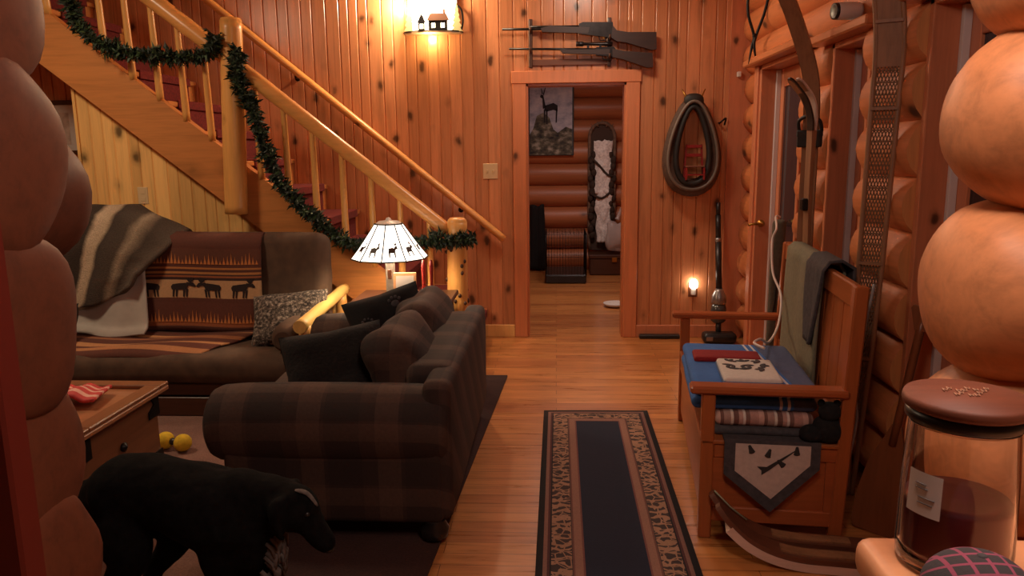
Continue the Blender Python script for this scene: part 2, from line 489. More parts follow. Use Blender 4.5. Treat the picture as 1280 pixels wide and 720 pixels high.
# vertical board scribed to the logs where the back wall meets them
mb = MB()
poly = [(1.30, 0)]; zz = 0
edge = []
for i in range(0, 140):
    z = i*.0245; ph = (z-.49)/PIT
    edge.append((1.452 - .052*abs(math.cos(PI*ph))**.6*0 + .03 - .05*abs(math.sin(PI*ph)), z))
poly = [(1.30, 0)] + edge + [(1.30, edge[-1][1])]
mb.prism(poly, frame((0, YB-.001, 0), (1,0,0), (0,0,1)), .022)
struct('trim_5', mb, M['trim'])

def casing(name, ya, yb, ztop, leaf):
    """glazed opening in the log wall between ya (near) and yb (far)"""
    t = MB()
    t.box((XR-.02, yb-.035, 0), (LXC+.05, yb, ztop), .004)               # far reveal
    t.box((XR-.02, ya, 0), (LXC+.05, ya+.035, ztop), .004)               # near reveal
    if leaf: t.box((XR-.035, yb, 0), (XR-.012, yb+.09, ztop), .004)
    t.box((XR-.02, ya, ztop-.03), (LXC+.05, yb, ztop), .004)
    o = struct(name, t, M['trim'])
    h = MB(); h.box((XR-.105, ya-.13, ztop), (LXC, yb+.15, ztop+.045), .008); h.build('header', M['trim_x'], o)
    s = MB()
    xg = LXC-.02
    s.box((xg, ya+.035, .0), (xg+.045, ya+.125, ztop-.03), .004); s.box((xg, yb-.125, .0), (xg+.045, yb-.035, ztop-.03), .004)
    s.box((xg, ya+.125, .0), (xg+.045, yb-.125, .16), .004); s.box((xg, ya+.125, ztop-.15), (xg+.045, yb-.125, ztop-.03), .004)
    s.build('sash', M['trim'], o)
    g = MB(); g.box((xg+.015, ya+.12, .15), (xg+.025, yb-.12, ztop-.14)); g.build('pane', M['glass_dark'], o)
    w = MB(); w.box((xg-.03, yb-.060, .05), (xg, yb-.0355, ztop-.035), .002); tag(w.build('weather_strip', M['silver'], o), 'pale weather strip, widened to imitate a bright reflection')  # strip made wide and pale to stand in for light reflected along the jamb
    return o
d1 = casing('door_1', 4.55, 5.5, 2.035, True)
mb = MB(); mb.lathe([(.0,0),(.026,.0),(.026,.008),(.012,.012),(.010,.045),(0,.047)], 16, frame((XR+.05-.03, 5.464, .965), (1,0,0), (0,0,1)))
mb.tube([(XR+.02, 5.425, .965), (XR-.03, 5.42, .965), (XR-.075, 5.42, .958)], .009, 8)
tag(mb.build('door_handle', M['brass'], d1), 'brass lever handle')
casing('window_1', 3.6, 4.1, 2.0, False)
casing('door_2', 1.62, 3.08, 2.035, False)

# log partition between kitchen and living room: hewn log ends on both sides of the opening
mb = MB()
for i, (z, x) in enumerate(((.2,.63),(.465,.62),(.73,.61),(1.0,.615),(1.265,.616),(1.532,.620),(1.80,.645),(2.07,.73),(2.34,.78))):
    log(mb, (x, 1.26, z), (1.62, 1.26, z), .15, 32, dome=(.13 if abs(z-1.532) < .01 else .10), wob=.05, seed=i+3, pw=(1.7 if abs(z-1.532) < .01 else 2.1))
mb.box((1.0, 1.2, 0), (2.6, 1.32, 2.6)); 
struct('wall_right_partition', mb, M['log_x'])
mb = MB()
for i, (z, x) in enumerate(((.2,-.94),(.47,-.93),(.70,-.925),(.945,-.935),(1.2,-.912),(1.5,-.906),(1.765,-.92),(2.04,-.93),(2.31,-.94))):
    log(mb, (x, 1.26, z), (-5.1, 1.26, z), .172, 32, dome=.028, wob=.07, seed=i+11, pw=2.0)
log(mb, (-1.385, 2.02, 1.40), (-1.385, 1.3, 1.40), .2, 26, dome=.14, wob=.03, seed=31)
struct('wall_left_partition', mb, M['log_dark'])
mb = MB(); mb.box((-.80, .80, 0), (-.629, .84, 2.45), .004); struct('trim_1', mb, plain('dark red door edge', srgb(96,30,20), .4))
mb = MB(); mb.box((-5.1, 1.14, 2.46), (2.6, 1.38, 3.5)); struct('wall_over_opening', mb, M['pine'])

# doorway: casing, reveals
mb = MB()
W = .1
mb.box((DX0-W, YB-.022, 0), (DX0+.004, YB+.0, DZ), .004); mb.box((DX1-.004, YB-.022, 0), (DX1+W, YB+.0, DZ), .004)
mb.box((DX0-W-.008, YB-.026, DZ), (DX1+W+.008, YB+.0, DZ+.092), .004)
mb.box((DX0, YB, 0), (DX0+.018, YB+.15, DZ)); mb.box((DX1-.018, YB, 0), (DX1, YB+.15, DZ)); mb.box((DX0, YB, DZ-.018), (DX1, YB+.15, DZ))
struct('trim_2', mb, M['trim_door'])
mb = MB(); mb.box((-1.0, YB-.018, 0), (DX0-W, YB, .1), .004); struct('baseboard_left', mb, M['pine_pale'])
mb = MB(); mb.box((DX1+W, YB-.018, 0), (1.30, YB, .1), .004); struct('baseboard_right', mb, M['trim'])

# room beyond the doorway
mb = MB()
for k in range(10):
    log(mb, (-1.7, 9.62, .13+.262*k), (2.1, 9.62, .13+.262*k), .14, 20, seed=k+50, wob=.02)
mb.box((-1.7, 9.66, 0), (2.1, 9.8, 2.6)); struct('wall_far_room', mb, M['log_room'])
mb = MB(); mb.box((-1.32, YB+.13, 0), (-1.2, 9.7, 2.6)); struct('wall_far_left', mb, M['log_room'])
mb = MB(); mb.box((1.6, YB+.14, 0), (1.72, 9.7, 2.6)); struct('wall_far_right', mb, M['log_room'])
mb = MB(); mb.box((-1.3, YB+.13, 2.45), (1.7, 9.8, 2.55)); struct('ceiling_far', mb, M['ceil'])

# wall of pale boards under the stairs
SY = 5.0
slope = .79
str_lo = lambda X: 1.24 - slope*(X+2.3)
str_hi = lambda X: 1.499 - .8*(X+2.147)
mb = MB()
planks(mb, -3.2, -.85, 0, 3.4, 5.09, top=lambda X: str_lo(X)+.12, seed=9, w=(.07,.1))
mb.box((-3.2, 5.1, 0), (-2.3, 5.16, 1.3)); mb.box((-3.22, 5.085, 0), (-3.2, 6.04, 1.95))
struct('wall_under_stairs', mb, M['pine_pale'])

# ---------------------------------------------------------------- staircase
st = thing('staircase', 'pine staircase with peeled log balusters rising left along the boarded wall', 'staircase', (-.7, SY, 0))
mb = MB()
xa, xb = -.74, -4.3
P = [(xa, str_lo(xa)+.02), (xa, str_hi(xa)), (xb, str_hi(xb)), (xb, str_lo(xb))]
mb.prism([(x, z) for x, z in P], frame((0, 5.075, 0), (1,0,0), (0,0,1)), .075); mb.build('stringer', M['stair_x'], st)
run, rise = .25, .2
for k in range(13):
    x1 = -.575 - run*k; z1 = str_hi(x1) - .004
    sm = MB(); sm.box((x1-run-.03, 5.076, z1-.035), (x1+.02, 6.04, z1), .006); sm.box((x1-.018, 5.076, z1-rise), (x1, 6.04, z1-.035))
    so = sm.build('step', M['stair_x'], st)
    cm = MB(); cm.box((x1-run-.0, 5.2, z1), (x1+.03, 5.92, z1+.012), .004); cm.box((x1+.0005, 5.2, z1-rise+.013), (x1+.012, 5.92, z1-.036)); cm.box((x1+.0205, 5.2, z1-.045), (x1+.03, 5.92, z1+.006), .003)
    tag(cm.build('carpet', M['carpet_red'], so), 'dark red carpet runner')
def knotty(mb, p, q, r0, r1, n=14, seed=0, knots=8, kr=.5):
    p, q = V(p), V(q); L = (q-p).length; d = (q-p).normalized(); m = max(6, int(L/.05))
    pts = [p + d*(L*i/m) for i in range(m+1)]
    rr = [lerp(r0, r1, i/m)*(1+.05*mnoise.noise(V((i*.6, seed*3.3, 0)))) for i in range(m+1)]
    mb.tube(pts, rr, n)
mb = MB(); knotty(mb, (-.655, 4.94, .014), (-.64, 4.94, 1.035), .07, .064, 18, 1); mb.lathe([(.064,0),(.06,.018),(.045,.03),(0,.034)], 18, Matrix.Translation((-.64, 4.94, 1.033)), capb=False)
npst = mb.build('newel_post', M['stair_z'], st)
rk = random.Random(5); knot_m = plain('dark knot', srgb(70,38,20), .5)
for k in range(22):
    a = rk.uniform(PI, 2.3*PI); z = rk.uniform(.45, .9); kb = MB()
    kb.sq((-.648+.066*math.cos(a), 4.94+.066*math.sin(a), z), (.012,.012,.014), 1, 8, 6)
    tag(kb.build('branch_stub', knot_m, npst), 'dark little branch stub')
mb = MB(); knotty(mb, (-2.095, 4.94, 1.10), (-2.04, 4.94, 2.31), .075, .068, 16, 2); mb.lathe([(.068,0),(.06,.02),(0,.03)], 16, Matrix.Translation((-2.04, 4.94, 2.305)), capb=False)
mb.build('newel_post', M['stair_z'], st)
rail_z = lambda X: .985 + .8*(-.709-X)
mb = MB(); knotty(mb, (-.70, 4.95, rail_z(-.70)), (-2.03, 4.95, rail_z(-2.03)), .042, .05, 14, 3); mb.build('handrail', M['rail'], st)
mb = MB(); knotty(mb, (-2.10, 4.95, rail_z(-2.10)), (-3.9, 4.95, rail_z(-3.9)), .052, .06, 14, 4); mb.build('handrail', M['rail'], st)
for i, x in enumerate((-.83,-1.02,-1.205,-1.39,-1.575,-1.755,-1.935,-2.25,-2.41,-2.575,-2.745,-2.915,-3.09,-3.27,-3.45)):
    mb = MB(); knotty(mb, (x-.005, 5.02, str_hi(x)-.01), (x+.005, 4.97, rail_z(x)-.015), .024, .018, 10, i+20); mb.build('baluster', M['stair_z'], st)
# handrail on the wall
wr = thing('wall_handrail', 'long round pine handrail fixed to the boarded back wall above the stairs', 'handrail', (-.42, 6.0, .8))
mb = MB(); knotty(mb, (-.405, 5.985, .80), (-4.4, 5.985, .80+.82*3.995), .028, .03, 14, 40); mb.build('rail', M['rail'], wr)
for x in (-.75, -2.0, -3.2):
    z = .8 + .82*(-.405-x); mb = MB(); mb.tube([(x, 5.985, z-.02), (x, 6.0, z-.055), (x, 6.049, z-.055)], .007, 8); mb.lathe([(.022,0),(.02,.006),(0,.008)], 12, frame((x, 6.05, z-.055), (1,0,0), (0,0,1)).to_4x4()); mb.build('bracket', M['iron'], wr)

# ================================================================== RUGS
def rug_mat():
    t = NT('runner weave'); o = t.sep(t.co('UV'))       # uv in metres from the runner's centre line
    ax = t.math('ABSOLUTE', o[0]); ay = o[1]
    L2 = RUN_L
    # distance from the edge (nearest of the sides and the far end)
    e = t.math('MINIMUM', t.math('SUBTRACT', .296, ax), t.math('MINIMUM', t.math('SUBTRACT', L2, ay), ay))
    col = t.ramp(t.math('MULTIPLY', e, 1/.3), [(0, srgb(24,16,20)), (.085, srgb(140,100,88)), (.135, srgb(84,44,44)), (.165, srgb(24,18,24)),(.185, srgb(60,46,44)), (.45, srgb(110,70,62)),(.475, srgb(146,106,90)), (.575, srgb(116,72,66)),(.60, srgb(20,27,50))], 'CONSTANT')
    # leafy scrolls in the border
    inb = t.math('MULTIPLY', t.math('GREATER_THAN', e, .056), t.math('LESS_THAN', e, .133))
    vo = t.n('TexVoronoi', feature='DISTANCE_TO_EDGE', ins={'Vector': t.map((1,1,1), 'UV'), 'Scale': 21.0, 'Randomness': .85}).outputs['Distance']
    w = t.n('TexWave', wave_type='RINGS', ins={'Vector': t.map((1,1,1), 'UV'), 'Scale': 6.0, 'Distortion': 8.0, 'Detail': 1.5, 'Detail Scale': 3.0}).outputs[1]
    pat = t.math('MAXIMUM', t.math('GREATER_THAN', w, .62), t.math('LESS_THAN', vo, .045))
    tan = t.mix(t.noise(t.map((1,1,1),'UV'), 12, 2), srgb(140,106,78), srgb(176,134,112))
    col = t.mix(t.math('MULTIPLY', pat, inb), col, tan)
    n = t.noise(t.co(), 160, 2); t.bump(n, .4, .002)
    col = t.mix(.3, col, t.ramp(n, [(.3, (.3,.3,.3)), (.7, (1,1,1))]), 'MULTIPLY')
    return t.out(col, .95)
RUN_L = 2.6
def flat_rug(name, label, cat, corners, mat, th, uvw, nx=8, ny=24, seed=0):
    """corners: near-left, near-right, far-right, far-left on the floor"""
    a, b, c, d = [V((x, y, 0)) for x, y in corners]
    def fn(u, v):
        p = (a.lerp(b, u)).lerp(d.lerp(c, u), v); p.z = .001 + th*.5 + .0016*(1+mnoise.noise(p*3)); return p
    m = MB(); m.cloth(fn, nx, ny, th)
    for k, (u, v) in list(m.uv.items()): m.uv[k] = (lerp(uvw[0], uvw[1], u), lerp(uvw[2], uvw[3], v))
    for k in range(len(m.v)): m.v[k].z = max(.0008, m.v[k].z)
    return tag(m.build(name, mat), label, cat)
flat_rug('runner_rug', 'long hall runner with navy centre and scrolled tan and burgundy border on the wooden floor', 'rug',
         ((-.078, 1.65), (.514, 1.68), (.522, 4.255), (-.071, 4.241)), rug_mat(), .008, (-.296, .296, 0, RUN_L))
def area_mat():
    t = NT('area rug pile'); o = t.sep(t.co('UV'))
    e = t.math('MINIMUM', t.math('SUBTRACT', 1.0, o[0]), t.math('SUBTRACT', 1.0, o[1]))
    n = t.noise(t.co(), 140, 3); n2 = t.noise(t.co(), 9, 4)
    col = t.mix(n2, srgb(150,112,96), srgb(120,84,74))
    col = t.mix(t.math('LESS_THAN', e, .2), col, t.mix(n2, srgb(58,35,31), srgb(76,48,40)))
    t.bump(n, .6, .004); col = t.mix(.5, col, t.ramp(n, [(.3, (.3,.3,.3)), (.7, (1,1,1))]), 'MULTIPLY')
    return t.out(col, 1.0)
flat_rug('area_rug', 'large worn area rug with dark brown border under the plaid loveseat', 'rug',
         ((-4.2, 1.75), (-.50, 1.75), (-.325, 4.93), (-4.2, 4.93)), area_mat(), .010, (-.2, 1, 0, 1), 12, 24)
RZ = .0155     # top of the area rug

# ================================================================== LOVESEAT (faces left, its back to the hall)
ls = thing('loveseat', 'dark brown plaid loveseat with rolled arms seen from its near end, back to the hall', 'sofa', (-.86, 3.4, RZ))
LY0, LY1 = 2.66, 4.2
def softbox(mb, a, b, bev, seg=4, n=3, wob=.0, mi=0, M=None):
    bm = bmesh.new(); x0,y0,z0 = a; x1,y1,z1 = b
    bmesh.ops.create_cube(bm, size=1)
    for v in bm.verts: v.co = V((lerp(x0,x1,v.co.x+.5), lerp(y0,y1,v.co.y+.5), lerp(z0,z1,v.co.z+.5)))
    bmesh.ops.bevel(bm, geom=list(bm.edges), offset=bev, segments=seg, affect='EDGES', profile=.5)
    bmesh.ops.subdivide_edges(bm, edges=[e for e in bm.edges if e.calc_length() > .1], cuts=n, use_grid_fill=True)
    if wob:
        for v in bm.verts: v.co += v.co.normalized()*0 + V((mnoise.noise(v.co*5), mnoise.noise(v.co*5+V((9,0,0))), mnoise.noise(v.co*5+V((0,9,0)))))*wob
    mb.bm(bm, mi, True, M)
mb = MB(); softbox(mb, (-1.24, LY0+.05, .10), (-.43, LY1-.05, .36), .03, 3); mb.build('base', M['plaid'], ls)
for i, y in enumerate((LY0, LY1-.25)):
    mb = MB()
    # rolled arm: a drum along X on an upright slab
    prof = []
    ey = y+.13
    pts = [(-1.335 + .0*k, ey, .47) for k in range(1)]
    xs = [-1.345, -1.338, -1.322, -1.29, -1.2, -1.0, -.8, -.6, -.47, -.43, -.41, -.403]
    rs = [.07, .105, .13, .145, .152, .156, .156, .155, .15, .142, .125, .10]
    mb.tube([(x, ey, .462) for x in xs], rs, 24, ell=(.9, 1.02))
    softbox(mb, (-1.27, ey-.105, .095), (-.425, ey+.105, .47), .03, 3)
    mb.build('arm', M['plaid'], ls)
mb = MB(); softbox(mb, (-.60, LY0+.22, .12), (-.40, LY1-.22, .665), .055, 4, 3, .006)
softbox(mb, (-.50, LY0+.04, .10), (-.392, LY1-.03, .655), .035, 3, 3, .003)
mb.build('back', M['plaid'], ls)
for y0, y1 in ((LY0+.26, 3.42), (3.43, LY1-.26)):
    mb = MB(); softbox(mb, (-1.27, y0, .36), (-.62, y1, .50), .05, 4, 3, .008); mb.build('seat_cushion', M['plaid'], ls)
for i, (y0, y1) in enumerate(((LY0+.27, 3.43), (3.42, LY1-.10))):
    mb = MB(); Mx = frame((-.64, (y0+y1)/2, .585), (1, 0, .42), (0, 1, 0))
    mb.sq((0,0,0), (.125, (y1-y0)/2, .20), .55, 32, 22, wob=.16, e2=.6, seed=i+1, M=Mx)
    mb.build('back_cushion', M['plaid'], ls)
for x, y in ((-.47, LY0+.08), (-1.2, LY0+.08), (-.47, LY1-.1), (-1.2, LY1-.1)):
    mb = MB(); mb.lathe([(.03,RZ),(.05,RZ+.012),(.056,RZ+.045),(.04,RZ+.075),(.05,RZ+.088)], 18, Matrix.Translation((x, y, 0))); tag(mb.build('foot', M['black_plastic'], ls), 'black bun foot')

def pillow(name, label, cat, M4, w, h, t, mat, group=None, seed=0, wob=.05):
    mb = MB(); n = 18; vs = []; fs = []
    for sgn in (1, -1):
        b = len(vs)
        for j in range(n+1):
            for i in range(n+1):
                u, v = i/n*2-1, j/n*2-1
                k = max(0, (1-u**4)*(1-v**4))**.5
                pin = 1-.07*(u*u*(1-abs(v)) + v*v*(1-abs(u)))*1.0
                q = mnoise.noise(V((u*1.7+seed, v*1.7, sgn)))*wob
                vs.append((u*w/2*(1-.05*(1-v*v)*0)*pin, v*h/2*pin, sgn*(t/2*k*(1+q*3)) + q*.15))
        for j in range(n):
            for i in range(n):
                a = b+j*(n+1)+i; f = (a, a+1, a+n+2, a+n+1)
                fs.append(f if sgn > 0 else f[::-1])
    mb.add(vs, fs, 0, True, M4)
    return mb, name, label, cat
def put(mb, name, label, cat, mat, loc, group=None):
    r = thing(name, label, cat, loc, 0, group); return r
# pillows on the loveseat (each a cover of its own)
m_, *_ = pillow('', '', '', frame((-.945, 3.13, .575), (1, .15, .16), (-.05, .35, 1)), .44, .36, .2, None, seed=2)
tag(m_.build('throw_pillow', M['fuzzy_black']), 'shaggy black brown pillow just behind the near arm of the loveseat', 'pillow')
bp = thing('throw_pillow', 'black fleece pillow with small grey paw prints at the far end of the loveseat', 'pillow', (-.88, 3.85, .5))
Mp = frame((-.865, 3.80, .645), (1, .2, .30), (-.2, .25, 1))
m_, *_ = pillow('', '', '', Mp, .40, .29, .14, None, seed=4); m_.build('cover', M['black_cloth'], bp)
for cx, cy, sc in ((-.09, .0, 1), (.07, .06, 1.1), (.0, -.09, .8)):
    pm = MB()
    for sgn in (-1,):
        def bl(x, y, rx, ry):
            u, v = x/.2, y/.145; k = max(0, (1-u**4)*(1-v**4))**.5
            pm.sq((x, y, .07*k+.001), (rx, ry, .004), 1, 10, 6, M=Mp)
        bl(cx, cy, .02*sc, .016*sc)
        for a in (-.9, -.3, .3, .9): bl(cx+.03*sc*math.sin(a), cy+.03*sc*math.cos(a), .008*sc, .009*sc)
    tag(pm.build('paw_print', M['slate'], bp), 'grey paw print')

# ================================================================== FUTON
fu = thing('futon_sofa', 'wide dark brown futon sofa with pale log arm below the staircase', 'sofa', (-2.3, 4.4, RZ))
FX0, FX1 = -3.15, -1.46
mb = MB(); softbox(mb, (FX0, 4.06, .195), (FX1, 4.78, .37), .07, 5, 4, .012); mb.build('seat_mattress', M['brown_suede'], fu)
mb = MB(); Mx = frame((0, 4.70, .30), (1,0,0), (0, .10, 1)); softbox(mb, (FX0, 0, -.09), (FX1+.03, .70, .10), .075, 5, 4, .012, M=Mx); mb.build('back_mattress', M['brown_suede'], fu)
mb = MB(); mb.box((FX0-.03, 4.10, .13), (FX1+.03, 4.14, .20), .006); mb.box((FX0-.03, 4.74, .13), (FX1+.03, 4.78, .20), .006); mb.box((FX0, 4.12, .17), (FX1, 4.76, .196)); mb.box((FX0-.03, 4.085, RZ), (FX1+.03, 4.105, .125), .004)
mb.build('frame', M['dark_wood'], fu)
mb = MB(); mb.tube([(FX1-.07, 4.10+.04*k, .455) for k in range(13)], [.05,.078,.088,.09,.09,.09,.09,.09,.09,.09,.088,.08,.05], 18); mb.build('bolster', M['brown_suede'], fu)
for x in (FX0-.06, -1.41):
    mb = MB(); knotty(mb, (x, 4.045, .545), (x+.01, 4.93, .60), .038, .036, 16, 7)
    ao = mb.build('arm', wood('peeled aspen arm', srgb(236,192,112), 'y', .4, .15, 0, .1), fu)
    mb = MB(); knotty(mb, (x+.0, 4.12, RZ), (x+.005, 4.12, .54), .04, .034, 14, 8); mb.build('post', M['stair_z'], ao)
    mb = MB(); knotty(mb, (x+.0, 4.85, RZ), (x+.01, 4.85, .58), .04, .034, 14, 9); mb.build('post', M['stair_z'], ao)

# moose blanket over futon back and seat
uv_moose = uvbands('moose blanket weave', [(0, srgb(92,48,34)), (.14, srgb(98,54,38)), (.30, srgb(92,48,34)), (.335, srgb(176,112,60)), (.355, srgb(84,44,32)),(.38, srgb(176,118,66)),(.405, srgb(70,40,30)), (.42, srgb(150,84,48)),(.44, srgb(60,34,28)), (.465, srgb(190,146,104)), (.655, srgb(92,48,34)), (.70, srgb(96,50,36)), (.91, srgb(150,84,48)), (.95, srgb(84,46,34))], 1)
BX0, BX1 = -2.64, -1.83
def back_pt(u, v):
    x = lerp(BX0, BX1, u)
    # v=0 top of the back, v=1 at the seat
    zz = lerp(.992, .395, v); y = 4.70 - .112 + (zz-.30)*.10 - .012 + .006*math.sin(u*9+v*4)
    if v < .06: y += (1-v/.06)*.07; zz -= 0
    zz += .008 if v < .06 else 0
    return V((x, y, zz + .006*math.sin(u*6)))
bl = thing('moose_blanket', 'red brown throw woven with a row of moose and pointed trees on the futon back', 'blanket', (-2.24, 4.6, .38))
mb = MB(); mb.cloth(back_pt, 30, 24, .010); mb.build('weave', uv_moose, bl)
def dec(mb, poly, mi=0, off=.009):
    P = [back_pt(u, v) + V((0, -off, 0)) for u, v in poly]
    Q = [p + V((0, .002, 0)) for p in P]; n = len(P)
    mb.add(P+Q, [tuple(range(n)), tuple(range(n, 2*n))[::-1]] + [(i, (i+1)%n, n+(i+1)%n, n+i) for i in range(n)], mi)
W_, H_ = BX1-BX0, .60
def moose(mb, cu, cv, s, flip=1):
    f = lambda pts: [(cu + flip*x*s/W_, cv - y*s/H_) for x, y in pts]
    dec(mb, f([(-.06,.0),(.035,.0),(.045,.03),(.03,.045),(-.02,.04),(-.055,.035),(-.066,.02)]))      # body
    dec(mb, f([(.03,.02),(.06,.03),(.062,.045),(.035,.05)]))                                       # neck
    dec(mb, f([(.055,.028),(.09,.018),(.094,.026),(.08,.045),(.06,.05)]))                           # head
    dec(mb, f([(.05,.05),(.03,.075),(.04,.072),(.05,.08),(.056,.07),(.066,.082),(.07,.07),(.084,.078),(.075,.055),(.062,.048)]))  # antlers
    for x in (-.055, -.035, .012, .03): dec(mb, f([(x,.005),(x-.003,-.045),(x+.006,-.045),(x+.014,.005)]))
dkw = plain('dark weave', srgb(40,26,24), .95); orw = plain('orange weave', srgb(190,116,62), .95)
for cu, fl in ((.12,-1),(.37,1),(.6,-1),(.84,1)):
    mm = MB(); moose(mm, cu, .572, .98, fl); tag(mm.build('moose_figure', dkw, bl), 'dark woven moose figure')
rt = random.Random(3)
for base, hh in ((.30, .125), (.91, .13)):
    tm = MB()
    for k in range(34):
        u = .012 + k*.029; h = hh*(.35+.65*abs(math.sin(k*.62+base*5)))*rt.uniform(.75, 1.05); w = .012
        dec(tm, [(u-w, base), (u-w*.3, base-h*.5), (u, base-h), (u+w*.3, base-h*.5), (u+w, base)], 0, .0085)
    tag(tm.build('tree_row', orw, bl), 'row of orange pointed trees')
# striped blanket on the seat
uv_seat = uvbands('seat blanket weave', [(0, srgb(92,48,34)), (.12, srgb(190,132,84)), (.2, srgb(104,56,38)), (.34, srgb(150,92,56)), (.42, srgb(92,48,34)), (.55, srgb(186,128,82)), (.66, srgb(100,52,36)), (.8, srgb(170,112,70)), (.9, srgb(92,48,34))], 1)
def seat_pt(u, v):
    x = lerp(-3.1, lerp(-1.78, -2.05, v), u); y = lerp(4.58, 4.09, v); z = .388 + .012*math.sin(u*8+v*3) + .006*math.sin(v*15+u*4)
    if v > .9: z -= (v-.9)*.35
    return V((x, y, z))
mb = MB(); mb.cloth(seat_pt, 34, 16, .010)
tag(mb.build('seat_blanket', uv_seat), 'rust and tan striped throw spread flat over the futon seat', 'blanket')
# fur throw and sheet
def throw_mat():
    t = NT('striped fur'); uv = t.sep(t.co('UV'))
    w = t.math('ADD', uv[0], t.math('MULTIPLY', t.math('SUBTRACT', t.noise(t.co(), 6, 3), .5), .09))
    col = t.ramp(w, [(0, srgb(176,152,124)), (.15, srgb(196,172,144)), (.19, srgb(66,52,43)), (.36, srgb(62,49,40)), (.40, srgb(204,178,148)), (.50, srgb(190,164,134)), (.55, srgb(66,53,44)), (.70, srgb(80,66,54)), (.75, srgb(168,146,120)), (.83, srgb(84,70,58)), (1, srgb(104,88,74))])
    n = t.noise(t.co(), 120, 4, .7); t.bump(n, .9, .012)
    col = t.mix(.6, col, t.ramp(n, [(.3, (.5,.5,.5)), (.6, (1.1,1.1,1.1))]), 'MULTIPLY')
    return t.out(col, 1.0)
def throw_pt(u, v):
    # u across (stripes run down), v from behind the back over the top and down the front
    x = lerp(-3.20, -2.50, u) + .10*u*max(0, 1-abs(v-.36)/.3)
    path = [(0, 4.96, .80), (.14, 4.93, 1.0), (.26, 4.86, 1.13), (.36, 4.76, 1.165), (.46, 4.62, 1.10), (.6, 4.545, .92), (.8, 4.51, .70), (1, 4.50, .50)]
    vs = [p[0] for p in path]; y = interp(vs, [p[1] for p in path], v); z = interp(vs, [p[2] for p in path], v)
    sl = (u-.25); z += -.16*max(0, u-.62)/.38*max(0, min(1, (.85-v)/.4))
    x += (-.13*v + .10)*1.0 + (-.16*max(0, v-.45)*u)
    if v > .5: z += .19*(u*u)*((v-.5)/.5)**1.5
    y += .02*math.sin(u*13 + v*3) ; z += .02*mnoise.noise(V((u*5, v*6, 2)))
    return V((x, y, z))
mb = MB(); mb.cloth(throw_pt, 40, 40, .03)
tag(mb.build('fur_throw', throw_mat()), 'grey and brown striped fur throw heaped over the left of the futon back', 'blanket')
def sheet_pt(u, v):
    x = lerp(-3.08, -2.52 - .04*(1-v), u); z = lerp(.86, .40, v); y = 4.60 - .05*v - .02 - .012*math.sin(u*11+v*2) - (.03*v)
    if v > .93: y -= (v-.93)*.8
    return V((x, y, z + .012*math.sin(u*7)*v))
mb = MB(); mb.cloth(sheet_pt, 24, 16, .012)
tag(mb.build('sheet', M['grey_sheet']), 'pale grey sheet hanging out below the striped fur throw', 'sheet')
m_, *_ = pillow('', '', '', frame((-1.60, 4.43, .505), (1, .08, .10), (.0, .75, 1)), .46, .36, .17, None, seed=9)
tm_ = NT('grey shag'); n_ = tm_.noise(tm_.co(), 55, 4, .7); tm_.bump(n_, .9, .012)
M['shag'] = tm_.out(tm_.ramp(n_, [(.38, srgb(40,34,30)), (.52, srgb(96,84,74)), (.66, srgb(176,160,144))]), 1.0)
tag(m_.build('throw_pillow', M['shag']), 'grey flecked shaggy pillow at the right end of the futon', 'pillow')
m_, *_ = pillow('', '', '', frame((-3.02, 4.30, .47), (1, -.1, .1), (0, .6, 1)), .34, .3, .14, None, seed=12)
tag(m_.build('throw_pillow', M['black_cloth']), 'small black pillow at the left end of the futon seat', 'pillow')

# ================================================================== COFFEE TABLE
ct = thing('coffee_table', 'brown wooden chest coffee table with framed top and black iron corner straps', 'table', (-2.3, 2.87, RZ))
TX0, TX1, TY0, TY1 = -2.95, -1.725, 2.54, 3.2
mb = MB(); mb.box((TX0, TY0, .462), (TX1, TY1, .482), .004); tp = mb.build('tabletop', wood('tabletop veneer', srgb(168,112,76), 'x', .3, .25, .0, .1), ct)
mb = MB()
for a, b in (((TX0, TY0, .482), (TX1, TY0+.07, .5)), ((TX0, TY1-.07, .482), (TX1, TY1, .5)), ((TX1-.07, TY0+.07, .482), (TX1, TY1-.07, .5)), ((TX0, TY0+.07, .482), (TX0+.07, TY1-.07, .5))): mb.box(a, b, .004)
mb.build('rim', wood('tabletop rim', srgb(134,84,54), 'y', .3, .25, .0, .1), tp)
mb = MB(); mb.box((TX0+.04, TY0+.04, .09), (TX1-.04, TY1-.04, .462), .006); mb.build('chest', M['table'], ct)
for x in (TX0+.06, TX1-.08):
    for y in (TY0+.06, TY1-.06):
        mb = MB(); mb.box((x-.04, y-.04, RZ), (x+.04, y+.04, .09), .004); mb.build('foot', M['table'], ct)
for y0, y1 in ((TY1-.12, TY1-.035), (TY0+.035, TY0+.12)):
    mb = MB()
    for z0 in (.36, .12):
        ya, yb = (y0, y1)
        mb = MB(); mb.prism([(ya, z0), (yb, z0), (yb, z0+.08), (ya+.03, z0+.08), (ya+.045, z0+.055), (ya+.02, z0+.04), (ya, z0+.03)], frame((TX1-.0395, 0, 0), (0,1,0), (0,0,1)), .006)
        tag(mb.build('corner_strap', M['iron'], ct), 'black iron corner straps')
mb = MB(); mb.lathe([(.0,0),(.018,0),(.02,.01),(.0,.022)], 14, frame((TX1-.04, 2.87, .32), (0,1,0), (0,0,1))); mb.build('knob', M['iron'], ct)
uv_red = uvbands('red striped paper', [(0, srgb(196,60,56)), (.16, srgb(224,170,150)), (.28, srgb(196,60,56)), (.46, srgb(226,176,156)), (.56, srgb(190,54,52)), (.76, srgb(224,172,152)), (.86, srgb(190,54,52))], 1, .7, .1)
def nap(u, v):
    return V((lerp(-2.08, -1.86, u) - .04*v, lerp(2.86, 3.06, v), .512 + .03*math.sin(PI*u)*(.6+.4*math.sin(v*5)) + .008*math.sin(u*14)))
